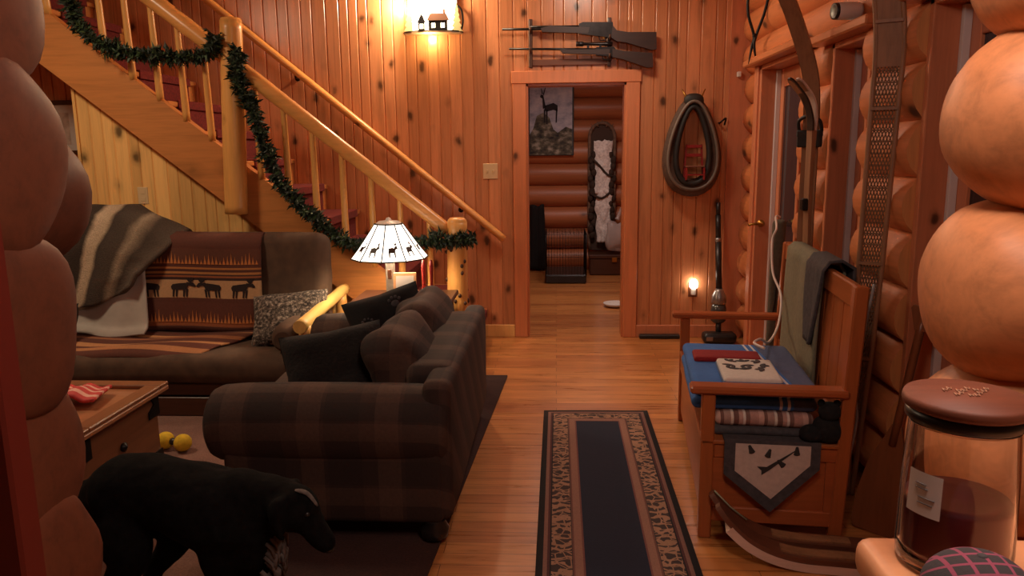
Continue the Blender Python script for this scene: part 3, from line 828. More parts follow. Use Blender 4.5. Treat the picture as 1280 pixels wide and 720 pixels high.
mb = MB(); mb.cloth(nap, 16, 12, .012); tag(mb.build('cloth_napkin', uv_red), 'crumpled red and white striped cloth on the coffee table', 'cloth')
dt = thing('dog_toy', 'black dumbbell dog toy with two yellow balls on the area rug', 'toy', (-1.93, 3.58, RZ))
for x, y in ((-1.88, 3.57), (-1.985, 3.60)):
    mb = MB(); mb.sq((x, y, RZ+.044), (.044,.044,.044), 1, 20, 14); tag(mb.build('ball', M['yellow'], dt), 'yellow ball')
mb = MB(); mb.tube([(-1.91, 3.578, RZ+.044), (-1.96, 3.592, RZ+.044)], .018, 10); mb.build('bar', M['black_plastic'], dt)

# ================================================================== END TABLE, LAMP AND THINGS ON IT
et = thing('end_table', 'small dark wooden end table behind the loveseat holding the lit lamp', 'table', (-.92, 4.54, 0))
EZ = .62
mb = MB(); mb.box((-1.22, 4.30, EZ-.03), (-.62, 4.78, EZ), .006); mb.build('tabletop', M['dark_wood'], et)
mb = MB(); mb.box((-1.18, 4.34, EZ-.12), (-.66, 4.74, EZ-.03), .003); mb.build('apron', M['dark_wood'], et)
for x in (-1.17, -.67):
    for y in (4.35, 4.73): mb = MB(); mb.box((x-.022, y-.022, RZ), (x+.022, y+.022, EZ-.03), .003); mb.build('leg', M['dark_wood'], et)
LX, LY = -.992, 4.5
lp = thing('table_lamp', 'lit table lamp with white panelled shade painted with dark animals', 'lamp', (LX, LY, EZ))
mb = MB(); mb.lathe([(.0,EZ),(.06,EZ),(.062,EZ+.012),(.04,EZ+.02),(0,EZ+.02)], 20, Matrix.Translation((LX,LY,0))); mb.box((LX-.026, LY-.02, EZ+.018), (LX+.026, LY+.02, EZ+.24), .005); bs = mb.build('base', plain('grey weathered lamp base', srgb(120,112,104), .5, 0, .3, 40), lp)
mb = MB(); mb.box((LX-.012, LY-.026, EZ+.12), (LX+.012, LY-.0205, EZ+.18), .003); mb.build('carving', M['dark_wood'], bs)
ts = NT('lamp shade glow'); M['shade'] = ts.out(srgb(246,236,220), .6, Emission_Color=(1, .88, .74, 1), Emission_Strength=2.6, Transmission_Weight=0.0)
NS = 10
def shade_pt(k, t, off=0):
    a = 2*PI*(k+.5)/NS; r = lerp(.228, .082, t**.92) + off; z = lerp(.868, 1.07, t); return V((LX + r*math.cos(a), LY + r*math.sin(a), z))
mb = MB()
vs = []; fs = []
for j in range(5):
    for k in range(NS): vs.append(shade_pt(k, j/4))
for j in range(4):
    for k in range(NS): fs.append((j*NS+k, j*NS+(k+1)%NS, (j+1)*NS+(k+1)%NS, (j+1)*NS+k))
mb.add(vs, fs, 0)
vs2 = [p + (V((LX,LY,p.z))-p).normalized()*.003 for p in vs]; mb.add(vs2, [f[::-1] for f in fs], 0)
sh = mb.build('lamp_shade', M['shade'], lp)
mb = MB()
for k in range(NS): mb.tube([shade_pt(k, j/6, .001) for j in range(7)], .0036, 6)
mb.tube([shade_pt(k, 0, .001) for k in range(NS)], .004, 6, closed=True); mb.tube([shade_pt(k, 1, .001) for k in range(NS)], .004, 6, closed=True)
mb.tube([shade_pt(k, .36, .001) for k in range(NS)], .0016, 6, closed=True)
tag(mb.build('shade_frame', M['iron'], sh), 'dark leading between the panels')
amm = plain('brown glass paint', srgb(70,50,40), .5)
for k in range(NS):
    am = MB()
    a, b = shade_pt(k, .12, .002), shade_pt(k+1, .12, .002); c, d = shade_pt(k, .52, .002), shade_pt(k+1, .52, .002)
    Q = lambda u, v: (a.lerp(b, u)).lerp(c.lerp(d, u), v)
    def poly(pts):
        P = [Q(u, v) for u, v in pts]; n_ = (P[1]-P[0]).cross(P[2]-P[0]).normalized()*.001; n = len(P)
        am.add(P + [p+n_ for p in P], [tuple(range(n)), tuple(range(n,2*n))[::-1]] + [(i,(i+1)%n,n+(i+1)%n,n+i) for i in range(n)])
    poly([(.28,.3),(.62,.3),(.66,.55),(.5,.66),(.3,.6)]); poly([(.6,.45),(.78,.6),(.74,.8),(.6,.66)])
    for x in (.3,.56): poly([(x,.32),(x+.02,.0),(x+.07,.0),(x+.08,.32)])
    poly([(.66,.75),(.6,1.0),(.68,.9),(.72,1.05),(.76,.85)])
    tag(am.build('animal_motif', amm, sh), 'dark brown painted animal')
mb = MB(); mb.lathe([(.085,1.066),(.06,1.085),(.02,1.09),(.012,1.105),(0,1.108)], 16, Matrix.Translation((LX,LY,0)), capb=False); mb.build('finial_cap', M['white_plastic'], lp)
mb = MB(); mb.sq((LX,LY,.95), (.03,.03,.04), 1, 14, 10); tb = NT('lamp bulb'); tb.set(tb.b.inputs['Emission Strength'], 6.0); tb.set(tb.b.inputs['Emission Color'], (1,.8,.55,1)); mb.build('bulb', tb.out((1,.9,.8), .4), lp)
pf = thing('photo_frame', 'small pale photo frame standing just right of the lamp base', 'picture frame', (-.89, 4.44, EZ))
mb = MB(); Mx = frame((-.955, 4.40, EZ), (1, .1, 0), (0, .12, 1)); mb.box((0, 0, 0), (.135, .17, .012), .003, M=Mx); mb.build('frame', wood('pale frame', srgb(226,170,120), 'x', .4, .2, 0, .1), pf)
mb = MB(); mb.box((.015, .014, .012), (.12, .15, .0135), M=Mx); mb.build('photograph', M['paper'], pf)
mb = MB(); mb.beam((-.89, 4.485, EZ+.002), (-.89, 4.425, EZ+.11), .02, .004); mb.build('easel_back', M['dark_wood'], pf)
rc = thing('candle_holder', 'red wooden candle holder with two prongs right of the photo frame', 'candle holder', (-.765, 4.46, EZ))
mb = MB(); mb.box((-.81, 4.43, EZ), (-.71, 4.49, EZ+.015), .004); mb.build('base', M['red_paint'], rc)
for x in (-.785, -.738): mb = MB(); mb.lathe([(.011,EZ+.015),(.014,EZ+.05),(.009,EZ+.1),(.013,EZ+.2),(.007,EZ+.235),(0,EZ+.24)], 12, Matrix.Translation((x,4.46,0))); mb.build('prong', M['red_paint'], rc)

# ================================================================== DOG
dog = thing('dog', 'black dog standing with lowered head between the coffee table and the loveseat', 'dog', (-1.1, 2.08, RZ))
DY = 2.08
mb = MB()
def ell(c, r, rot=0):                      # ellipsoid in the dog's side plane, tilted by rot
    mb.sq((0,0,0), r, 1, 20, 14, M=Matrix.Translation(c) @ Matrix.Rotation(rot, 4, 'Y'))
sp = spline([(-1.335,DY,.495),(-1.24,DY,.520),(-1.10,DY,.488),(-.97,DY,.438),(-.90,DY,.42)], 5)
rs = [.095,.108,.115,.118,.118,.116,.115,.114,.116,.12,.125,.13,.134,.138,.14,.14,.138,.134,.128,.12,.11]
mb.tube(sp, [rs[min(len(rs)-1, int(i*len(rs)/len(sp)))] for i in range(len(sp))], 18, ell=(.86, 1.06, (0,1,0)))
ell((-1.32,DY,.47), (.10,.10,.13), .2); ell((-.93,DY,.41), (.12,.115,.17), -.1); ell((-.90,DY,.36), (.085,.085,.12))
ell((-.97,DY,.475), (.12,.075,.07), .2)
# neck to the lowered head
mb.tube(spline([(-.93,DY,.455),(-.86,DY,.475),(-.79,DY-.015,.475)], 5), [.115,.11,.105,.098,.094,.09,.086,.082,.08,.078,.076], 14)
hd = V((-.765, DY-.03, .475))
ell(hd, (.078,.072,.07), .35)
mb.tube(spline([hd+V((.03,-.005,-.01)), hd+V((.07,-.02,-.06)), hd+V((.10,-.03,-.10))], 4), [.056,.052,.046,.043,.041,.04,.038,.036,.03], 12, ell=(1,.85))
ell(hd+V((.095,-.028,-.09)), (.04,.034,.03), .8); ell(hd+V((.05,-.01,.015)), (.03,.045,.03))
for s in (-1, 1):    # folded ears
    mb.tube(spline([hd+V((-.02,s*.045,.05)), hd+V((-.03,s*.08,.035)), hd+V((-.02,s*.088,-.03)), hd+V((.0,s*.083,-.062))], 4), [.016,.022,.027,.03,.03,.03,.028,.026,.024,.02,.017,.013,.008], 10, ell=(.45,1,(0,s,0)))
def leg(pts, rr, n=12): mb.tube(spline(pts, 4), [interp([0,.25,.5,.75,1], rr, i/(4*(len(pts)-1))) for i in range(4*(len(pts)-1)+1)], n)
for s, dx in ((-1, 0), (1, .07)):
    y = DY + s*.065
    leg([(-1.30+dx,y,.46),(-1.25+dx,y+s*.01,.33),(-1.345+dx,y+s*.012,.19),(-1.33+dx,y+s*.01,.06+RZ)], [.095,.075,.04,.028,.026])
    mb.sq((-1.305+dx, y+s*.01, RZ+.026), (.05,.03,.026), .8, 14, 8)
    for k in range(3): mb.sq((-1.268+dx, y+s*.01+(k-1)*.018, RZ+.018), (.022,.011,.018), 1, 10, 6)
for s, dx in ((-1, 0), (1, .05)):
    y = DY + s*.068
    leg([(-.95+dx,y,.44),(-.985+dx,y+s*.008,.32),(-.935+dx,y+s*.006,.18),(-.94+dx,y+s*.006,.05+RZ)], [.088,.058,.036,.028,.028])
    mb.sq((-.915+dx, y+s*.006, RZ+.026), (.048,.031,.026), .8, 14, 8)
    for k in range(3): mb.sq((-.878+dx, y+s*.006+(k-1)*.018, RZ+.018), (.022,.011,.018), 1, 10, 6)
mb.tube(spline([(-1.40,DY,.50),(-1.455,DY+.02,.47),(-1.475,DY+.03,.38),(-1.47,DY+.035,.27),(-1.50,DY+.035,.19)], 5), [.04,.036,.033,.03,.028,.026,.024,.022,.02,.012], 10)
body = fuse(mb.build('body', M['black_fur'], dog), .012, 5)
for i in range(len(body.data.vertices)):
    p = body.data.vertices[i]; p.co += p.normal*.004*mnoise.noise(p.co*22)
mb = MB()
rc_ = random.Random(8)
for k in range(60):       # white bib on the chest
    a = rc_.uniform(-.7, .7); z = rc_.uniform(.22, .38)
    x = -.93+.13*math.cos(a)*.95*(1-((z-.37)/.3)**2)+.004; y = DY+.10*math.sin(a)*.8-.02
    mb.tube([(x-.02, y, z+.02), (x+.004, y-.004, z), (x+.006, y-.005, z-.03)], [.007,.007,.002], 6)
tag(mb.build('chest_fur', M['white_fur'], dog), 'white fur on the chest')
mb = MB(); mb.sq(hd+V((.106,-.031,-.106)), (.018,.018,.015), 1, 12, 8); mb.build('nose', M['black_plastic'], dog)
for s in (-1, 1): mb = MB(); mb.sq(hd+V((.056,s*.037-.012,.006)), (.008,.008,.008), 1, 10, 8); mb.build('eye', M['black_plastic'], dog)
mb = MB(); mb.tube(spline([hd+V((.015,-.02,.066)), hd+V((.05,-.02,.056)), hd+V((.078,-.02,.018))], 4), [.004,.007,.009,.009,.008,.008,.007,.006,.003], 10, ell=(1.2,.5)); tag(mb.build('forehead_blaze', M['white_fur'], dog), 'pale streak on the forehead')

# ================================================================== BENCH by the log wall
BR = math.radians(-5.5)
be = thing('settle_bench', 'honey oak settle bench with open arms along the log wall, piled with blankets', 'bench', (.549, 2.806, 0), BR)
BM = rootmat(be); BLn = 1.36
BW = lambda x, y, z: BM @ V((x, y, z))
def bpart(fn, name, mat, par=None):
    mb = MB(); fn(mb); return mb.build(name, mat, par or be, world=False)
for y in (0, BLn-.05):
    bpart(lambda m: m.box((0, y, 0), (.05, y+.05, .585), .005), 'leg', M['oak'])
    bpart(lambda m: m.beam((.505, y+.025, 0), (.545, y+.025, 1.0), .05, .05, (0,1,0), .006), 'back_post', M['oak'])
    bpart(lambda m: m.box((-.045, y-.015, .585), (.525, y+.065, .615), .008), 'arm', M['oak_x'])
    pn = bpart(lambda m: (m.box((.05, y+.008, .33), (.505, y+.042, .385), .004), m.box((.05, y+.008, .07), (.505, y+.042, .13), .004), m.box((.05, y+.010, .13), (.095, y+.040, .33)), m.box((.46, y+.010, .13), (.505, y+.040, .33))), 'side_frame', M['oak_x'])
    bpart(lambda m: m.box((.09, y+.018, .12), (.47, y+.03, .335)), 'side_panel', M['oak_x'], pn)
bpart(lambda m: m.box((.004, .05, .30), (.034, BLn-.05, .385), .004), 'front_rail', M['oak_y'])
bpart(lambda m: m.box((.012, .05, .07), (.03, BLn-.05, .30)), 'front_panel', M['oak_y'])
bpart(lambda m: m.box((.0, .0, .385), (.51, BLn, .402), .004), 'seat', M['oak_y'])
bpart(lambda m: m.beam((.54, .05, .955), (.54, BLn-.05, .955), .03, .09, (0,0,1), .006), 'top_rail', M['oak_y'])
bpart(lambda m: m.beam((.524, .05, .455), (.524, BLn-.05, .455), .028, .06, (0,0,1), .004), 'bottom_rail', M['oak_y'])
for k in range(9):
    y = .05 + (BLn-.1)*(k+.5)/9
    bpart(lambda m: m.beam((.526, y, .48), (.540, y, .915), .012, .135, (0,1,0), .004), 'back_slat', M['oak'])

def stripes_mat(name, stops, f, axis=0, ph=.0, extra=None):
    t = NT(name); o = t.sep(t.co())
    col = t.ramp(t.math('FRACT', t.math('ADD', t.math('MULTIPLY', o[axis], f), ph+20)), stops, 'CONSTANT')
    n = t.noise(t.co(), 70, 3); t.bump(n, .4, .004)
    col = t.mix(.25, col, t.ramp(n, [(.3, (.3,.3,.3)), (.7, (1,1,1))]), 'MULTIPLY'); return t.out(col, .95)
def folded(name, label, mat, x0, x1, y0, y1, z0, hs, over=0.0, seed=0, cat='blanket'):
    """folded textile: layers with rounded folds towards the near end, lying flat on the bench"""
    mb = MB(); z = z0; r = random.Random(seed)
    for i, h in enumerate(hs):
        j = r.uniform(-.008, .008)
        def lay(mb_):
            softbox(mb_, (x0+j, y0+j, z), (x1+j, y1+j*.5, z+h), h*.48, 5, 4, .004, M=BM)
        lay(mb); z += h*.985
    o = tag(mb.build(name, mat), label, cat); return o, z
o_, zt = folded('folded_blanket', 'grey folded blanket at the bottom of the pile on the bench', M['slate'], .055, .40, .06, .62, .403, (.034,), seed=1)
m_str = stripes_mat('pink striped wool', [(0, srgb(176,138,124)), (.16, srgb(226,208,190)), (.22, srgb(120,84,74)), (.34, srgb(196,152,136)), (.44, srgb(232,214,200)), (.5, srgb(132,96,86)), (.6, srgb(190,140,126)), (.8, srgb(212,166,150)), (.92, srgb(124,86,76))], 6.2)
o_, zt = folded('folded_blanket', 'pink and cream striped blanket folded under the blue one', m_str, .05, .415, .055, .64, zt-.002, (.062,), seed=2)
def blue_mat():
    t = NT('blue fleece'); o = t.sep(t.co()); 
    n = t.noise(t.co(), 9, 4); col = t.mix(n, srgb(52,92,156), srgb(70,124,196))
    fx = t.math('FRACT', t.math('MULTIPLY', o[0], 34.0))
    win = t.math('MULTIPLY', t.math('GREATER_THAN', o[0], .845), t.math('LESS_THAN', o[0], .905))
    col = t.mix(t.math('MULTIPLY', win, t.math('LESS_THAN', fx, .36)), col, srgb(206,208,214))
    col = t.mix(t.math('MULTIPLY', t.math('GREATER_THAN', o[0], .905), .75), col, srgb(84,84,96))
    n2 = t.noise(t.co(), 60, 3); t.bump(n2, .5, .005); return t.out(col, .95)
o_, zt2 = folded('folded_blanket', 'thick blue fleece blanket with white stripes on top of the pile', blue_mat(), -.028, .44, .085, .74, zt+.0, (.05,.052), seed=3)
zt2 -= .0
wp = thing('cushion', 'white cushion with dark leaf print lying on the blue blanket', 'cushion', BW(.14, .2, zt2), BR)
mb = MB(); softbox(mb, (.085, .07, zt2-.002), (.305, .36, zt2+.032), .012, 3, 3, .002, M=BM); mb.build('cover', M['bone'], wp)
mb = MB(); softbox(mb, (.082, .066, zt2+.002), (.308, .364, zt2+.02), .008, 2, 1, 0, M=BM); mb.build('piping', M['blue_book'], wp)
mb = MB()
for k in range(9):
    cx, cy = (.13+.06*(k%3), .20+.055*(k//3))
    for a in (0, 1.2, 2.2): mb.sq((0,0,0), (.020,.009,.0025), 1, 10, 6, M=BM @ Matrix.Translation((cx, cy, zt2+.034)) @ Matrix.Rotation(a+k, 4, 'Z') @ Matrix.Translation((.014,0,0)))
tag(mb.build('leaf_print', M['slate'], wp), 'dark grey leaf print')
mb = MB(); softbox(mb, (.0, .40, zt2-.004), (.28, .54, zt2+.022), .012, 3, 3, .003, M=BM); tag(mb.build('folded_cloth', M['red_cloth']), 'dark red folded felt cloth behind the white cushion on the bench', 'cloth')
pt = thing('stuffed_toy', 'black plush toy tucked under the near arm of the bench', 'plush toy', BW(.45, .06, .402), BR)
mb = MB(); mb.sq((0,0,0), (.055,.05,.052), .9, 20, 14, wob=.25, M=BM @ Matrix.Translation((.458,.035,.452))); mb.sq((0,0,0), (.045,.04,.035), 1, 16, 10, wob=.25, M=BM @ Matrix.Translation((.40,.02,.437))); mb.build('body', M['plush'], pt)
mb = MB(); mb.sq((0,0,0), (.04,.038,.037), .95, 18, 12, wob=.25, M=BM @ Matrix.Translation((.462,.03,.523))); hp = mb.build('head', M['plush'], pt)
for dx in (-.028, .028): mb = MB(); mb.sq((0,0,0), (.014,.01,.014), 1, 12, 8, M=BM @ Matrix.Translation((.462+dx,.03,.556))); mb.build('ear', M['plush'], hp)
# pointed table runner hanging over the near side of the seat
pe = thing('pennant_runner', 'pointed slate and cream runner with pine cones hanging over the near side of the bench', 'table runner', BW(.26, 0, .405), BR)
def penn(mb, pts, y, t, mi=0):
    mb.prism([(a, b) for a, b in pts], BM @ frame((0, y, 0), (1,0,0), (0,0,1)), t, mi)
mb = MB(); penn(mb, [(.085,.418),(.43,.418),(.43,.315),(.26,.135),(.085,.28)], -.020, .006); mb.box((.085, -.022, .4045), (.43, .05, .411), M=BM); mb.build('border', M['slate'], pe)
mb = MB(); penn(mb, [(.125,.405),(.395,.405),(.395,.330),(.26,.19),(.125,.296)], -.0262, .002); mb.build('panel', M['cream'], pe)
mb = MB()
Mq = BM @ frame((0,-.029,0), (1,0,0), (0,0,1))
mb.prism([(.34,.385),(.35,.395),(.24,.318),(.205,.318),(.222,.303),(.222,.285),(.25,.306)], Mq, .0015)
for cx, cy, a in ((.18,.385,.4),(.245,.372,-.3),(.29,.335,.8),(.345,.385,0)):
    for k in range(5): mb.sq((0,0,0), (.012-.0015*k,.006,.003), 1, 10, 6, M=Mq @ Matrix.Translation((cx,cy,.001)) @ Matrix.Rotation(a,4,'Z') @ Matrix.Translation((0,-.012+.006*k,0)))
tag(mb.build('pine_cone_motif', plain('dark applique', srgb(52,48,46), .95), pe), 'dark pine cones and twig')
# blanket and scarf over the back
def drape(y0, y1, front, back, x_off, wav, seed, top=1.0, skew=0.0, taper=0.0):
    def fn(u, v):
        y = lerp(y0, y1, u); Lf = top-front; Lb = top-back; tot = Lf+.06+Lb; s = v*tot
        s0 = Lf
        yy = lerp(y, (y0+y1)/2, taper*max(0, 1-s/s0)) if s < s0 else y
        w = wav*mnoise.noise(V((u*4+seed, v*2, seed)))
        if s < Lf:
            z = front + s; x = lerp(.515, .512, v) - x_off + (.03*(z-.5) if z > .5 else 0) + w
            return BW(x, yy + skew*(top-z), z)
        if s < Lf+.06:
            a = (s-Lf)/.06; return BW(.512 - x_off + .015 + a*(.062+2*x_off), y, top+.012*math.sin(PI*a)+x_off*.6)
        return BW(.512+.077+x_off+.0*w, y, top-(s-Lf-.06))
    return fn
mb = MB(); mb.cloth(drape(.46, 1.19, .42, .55, .012, .016, 1), 24, 40, .012)
tag(mb.build('wool_blanket', M['olive_grey']), 'grey green wool blanket draped over the back of the bench', 'blanket')
mb = MB(); mb.cloth(drape(.38, .66, .66, .60, .030, .012, 5, 1.008, .12, .55), 14, 34, .012)
tag(mb.build('scarf', M['slate']), 'slate grey scarf hung over the bench back beside the green blanket', 'scarf')
# narrow case, cables
oc = thing('soft_case', 'narrow dark olive soft case standing upright between bench and glazed door', 'case', (1.27, 4.46, 0))
mb = MB(); Mo = frame((1.27, 4.50, 0), (.9, -.45, 0), (.05, 0, 1)); softbox(mb, (-.03, .0, -.03), (.045, 1.08, .03), .025, 3, 4, .006, M=Mo); mb.build('bag', M['olive_dark'], oc)
mb = MB(); mb.tube([Mo @ V(p) for p in spline([(.0,.75,.03),(.02,.72,.06),(.02,.6,.065),(.0,.5,.03)], 5)], .007, 8); mb.build('carry_strap', M['leather'], oc)
mb = MB(); mb.tube(spline([(1.27,4.44,1.10),(1.235,4.40,1.105),(1.185,4.2,1.06),(1.158,4.17,1.0),(1.135,4.05,.847),(1.14,3.9,.748),(1.09,3.75,.636),(.98,3.5,.61),(.90,3.35,.66),(.84,3.22,.675),(.86,3.14,.674)], 8), .006, 8)
tag(mb.build('charging_cable', M['cable']), 'white cable trailing from the olive case down onto the bench pile', 'cable')
mb = MB(); mb.tube(spline([(1.20,2.93,.98),(1.162,2.90,.78),(1.155,2.9,.62),(1.151,2.9,.533),(1.16,2.9,.45),(1.142,2.9,.305),(1.12,2.9,.171),(1.125,2.9,.10),(1.10,2.89,.012),(1.07,2.90,.008)], 8), .0055, 8)
tag(mb.build('power_cord', M['grey_cable']), 'pale grey cord hanging behind the near end of the bench', 'cable')

# ================================================================== SKIS, SNOWSHOE, PADDLE on the right
def plank_path(mb, pts, w, t, side, taper=None, mi=0):
    """bent board along pts; side = width direction"""
    pts = [V(p) for p in pts]; s = V(side).normalized(); n = len(pts); vs = []
    for i, p in enumerate(pts):
        d = (pts[min(i+1,n-1)]-pts[max(i-1,0)]).normalized(); nn = s.cross(d).normalized(); k = 1 if taper is None else taper(i/(n-1))
        for a, b in ((-1,-1),(1,-1),(1,1),(-1,1)): vs.append(p + s*(a*w/2*k) + nn*(b*t/2))
    fs = []
    for i in range(n-1):
        for k in range(4): fs.append((i*4+k, i*4+(k+1)%4, i*4+4+(k+1)%4, i*4+4+k))
    fs += [(0,1,2,3)[::-1], tuple(4*(n-1)+k for k in range(4))]
    mb.add(vs, fs, mi, False)
tp_ = lambda a, b: (lambda t: 1 if t > a else b + (1-b)*math.sin(PI/2*t/a))
sa = thing('wooden_ski', 'tall old wooden ski with curled tip leaning on the log wall beside the glazed door', 'ski', (1.29, 4.03, 0))
mb = MB(); plank_path(mb, spline([(1.007,3.924,2.374),(1.092,3.952,2.232),(1.173,3.98,2.07),(1.249,4.0,1.87),(1.273,4.009,1.709),(1.278,4.014,1.453),(1.280,4.019,1.025),(1.292,4.023,.55),(1.29,4.03,.012)], 6), .078, .016, (.80,-.60,0), tp_(.12,.35)); mb.build('board', M['old_ski'], sa)
mb = MB(); Mb = frame((1.271, 3.994, 1.519), (.8,-.6,0), (0,0,1)); mb.box((-.06,-.03,-.004),(.06,.03,.028), .006, M=Mb); mb.tube([Mb @ V(p) for p in spline([(-.055,.05,.005),(-.05,.10,.03),(0,.12,.05),(.05,.10,.03),(.055,.05,.005)], 5)], .009, 8); mb.box((-.062,.02,-.004),(.062,.055,.03),.006,M=Mb); tag(mb.build('binding', M['leather'], sa), 'black leather toe binding')
for i, (dx, dy, nm, mt) in enumerate(((0,0,'black narrow ski with upturned tip, front one of the leaning pair', M['black_plastic']), (.045,-.0,'pale narrow ski with upturned tip, behind the black one of the leaning pair', M['ski_pale']))):
    sb = thing('narrow_ski', nm, 'ski', (1.275+dx*.3, 3.92, 0))
    mb = MB(); plank_path(mb, spline([(1.116+dx,3.857+.019*i,1.809),(1.15+dx,3.867+.019*i,1.776),(1.199+dx*.9,3.876+.019*i,1.714),(1.23+dx*.6,3.886+.019*i,1.633),(1.24+dx*.35,3.895+.019*i,1.538),(1.244+dx*.3,3.90+.03*i,1.215),(1.268+dx*.3,3.91+.035*i,.55),(1.275+dx*.3,3.92+.035*i,.012)], 6), .045, .014, (.25,-.97,0), tp_(.08,.4)); mb.build('board', M['old_ski'], sb)
    mb = MB(); plank_path(mb, [p + V((-.004,-.010,.003)) for p in spline([(1.113+dx,3.857+.019*i,1.812),(1.15+dx,3.867+.019*i,1.776),(1.199+dx*.9,3.876+.019*i,1.714),(1.23+dx*.6,3.886+.019*i,1.633),(1.238+dx*.4,3.893+.019*i,1.567)], 6)], .047, .008, (.25,-.97,0), tp_(.12,.4)); mb.build('tip_cover', mt, sb)
    mb = MB(); mb.box((1.215+dx*.3, 3.880+.035*i, 1.18), (1.255+dx*.3, 3.925+.035*i, 1.24), .006); mb.build('binding', M['iron'], sb)
# long snowshoe
ss = thing('snowshoe', 'long narrow wooden snowshoe with rawhide lacing leaning on the logs above the bench', 'snowshoe', (1.27, 3.19, 0))
wv = V((.86,-.5,0)); up = V((.022,.012,1)).normalized(); so = V((1.268, 3.19, .0)); nv = wv.cross(up).normalized()
def shoe(a, h): 
    bend = max(0, h-1.75); return so + wv*a + up*h + V((-.25*bend*bend*1.5, -.1*bend, 0))
def halfw(h): return interp([0,.25,.6,1.0,1.5,1.95,2.15,2.27,2.33], [.008,.018,.034,.044,.048,.05,.048,.04,.0], h)
mb = MB(); hs = [i*.04 for i in range(58)] + [2.33]
for s in (-1, 1): mb.tube([shoe(s*halfw(h), h+.012) for h in hs], .011, 8)
mb.build('frame', M['old_ski'], ss)
for h in (.62, 1.02, 1.64, 1.97): mb = MB(); mb.beam(shoe(-halfw(h), h), shoe(halfw(h), h), .035, .012); mb.build('crossbar', M['old_ski'], ss)
mb = MB()
for i in range(-5, 58):
    for sgn in (1, -1):
        pts = []
        h0 = .35 + i*.033
        for k in range(12):
            f_ = k/11; h = h0 + sgn*(f_-.5)*.26
            if .34 < h < 2.2: pts.append(shoe((f_*2-1)*halfw(h), h) + nv*(.002*sgn))
        if len(pts) > 2: mb.tube(pts, .0026, 5, caps=False)
for i in range(40):
    h = .36+i*.046
    mb.tube([shoe(-halfw(h), h), shoe(halfw(h), h)], .003, 5, caps=False)
mb.build('lacing', plain('rawhide lacing', srgb(122,90,64), .6), ss)
mb = MB(); plank_path(mb, [shoe(0, h)+nv*.004 for h in (1.80,1.88,1.96,2.05,2.14,2.2)], .085, .008, wv, lambda t: interp([0,1],[1.08,.86],t)); mb.build('toe_board', M['old_ski'], ss)
# paddle
pa = thing('paddle', 'brown wooden paddle with square grip leaning between log wall and jar shelf', 'paddle', (1.25, 2.88, 0))
P0, P1 = V((1.235, 2.87, .004)), V((1.375, 2.885, .90)); pd = (P1-P0).normalized(); pw = V((.80,-.6,0)); pw = (pw - pd*pw.dot(pd)).normalized(); pn_ = pw.cross(pd)
L_ = (P1-P0).length; Mp2 = Matrix(((pw.x,pd.x,pn_.x,P0.x),(pw.y,pd.y,pn_.y,P0.y),(pw.z,pd.z,pn_.z,P0.z),(0,0,0,1)))
bw = [(0,.07),(.02,.082),(.15,.085),(.28,.07),(.38,.036),(.44,.018)]
mb = MB(); mb.prism([(-w, h) for h, w in bw] + [(w, h) for h, w in bw[::-1]], Mp2 @ Matrix.Translation((0,0,-.006)), .012); mb.build('blade', M['paddle'], pa)
mb = MB(); mb.tube([Mp2 @ V((0, h, 0)) for h in (.36,.5,.65,.8,L_-.03)], .0155, 12); mb.build('shaft', M['paddle'], pa)
mb = MB(); mb.prism([(-.018, L_-.09), (-.045, L_-.01), (-.04, L_), (.04, L_), (.045, L_-.01), (.018, L_-.09)], Mp2 @ Matrix.Translation((0,0,-.013)), .026); mb.build('grip', M['paddle'], pa)
# two old skis on the floor
def floor_ski(label, off, pale, tipz, seed):
    r = thing('wooden_ski', label, 'ski', (1.0, 2.62+off, 0))
    base = [(.59,2.665,tipz),(.64,2.655,tipz-.055),(.70,2.642,tipz-.105),(.78,2.627,tipz-.142),(.88,2.61,tipz-.163),(1.0,2.59,tipz-.172),(1.15,2.565,tipz-.175),(1.5,2.51,tipz-.176),(2.0,2.43,tipz-.17)]
    zb = .044
    pts = spline([(x, y+off, max(zb, z)) for x, y, z in base if x < 1.32], 6)
    mb = MB(); plank_path(mb, pts, .085, .02, (.15,.98,0), tp_(.16,.35)); mb.build('board', M['old_ski_x'], r)
    if pale:
        mb = MB(); plank_path(mb, [p - V((0,.0,.0255)) for p in pts[5:]], .088, .031, (.15,.98,0)); tag(mb.build('sole', M['ski_pale'], r), 'pale bare sole')
    mb = MB(); plank_path(mb, [p + V((0,0,.013)) for p in pts[20:34]], .05, .006, (.15,.98,0)); mb.build('foot_plate', M['old_ski'], r)
    return r
floor_ski('old wooden ski lying on the floor with pale sole, nearest the viewer', 0, True, .205, 1)
r2 = floor_ski('darker old wooden ski lying against the bench behind the pale-soled ski', .115, False, .20, 2)
mb = MB(); mb.tube([(.60,2.772,.212),(.66,2.765,.150),(.72,2.752,.105)], .0035, 6); tag(mb.build('edge_line', plain('pale green line', srgb(150,150,120), .5), r2), 'pale green edge line')

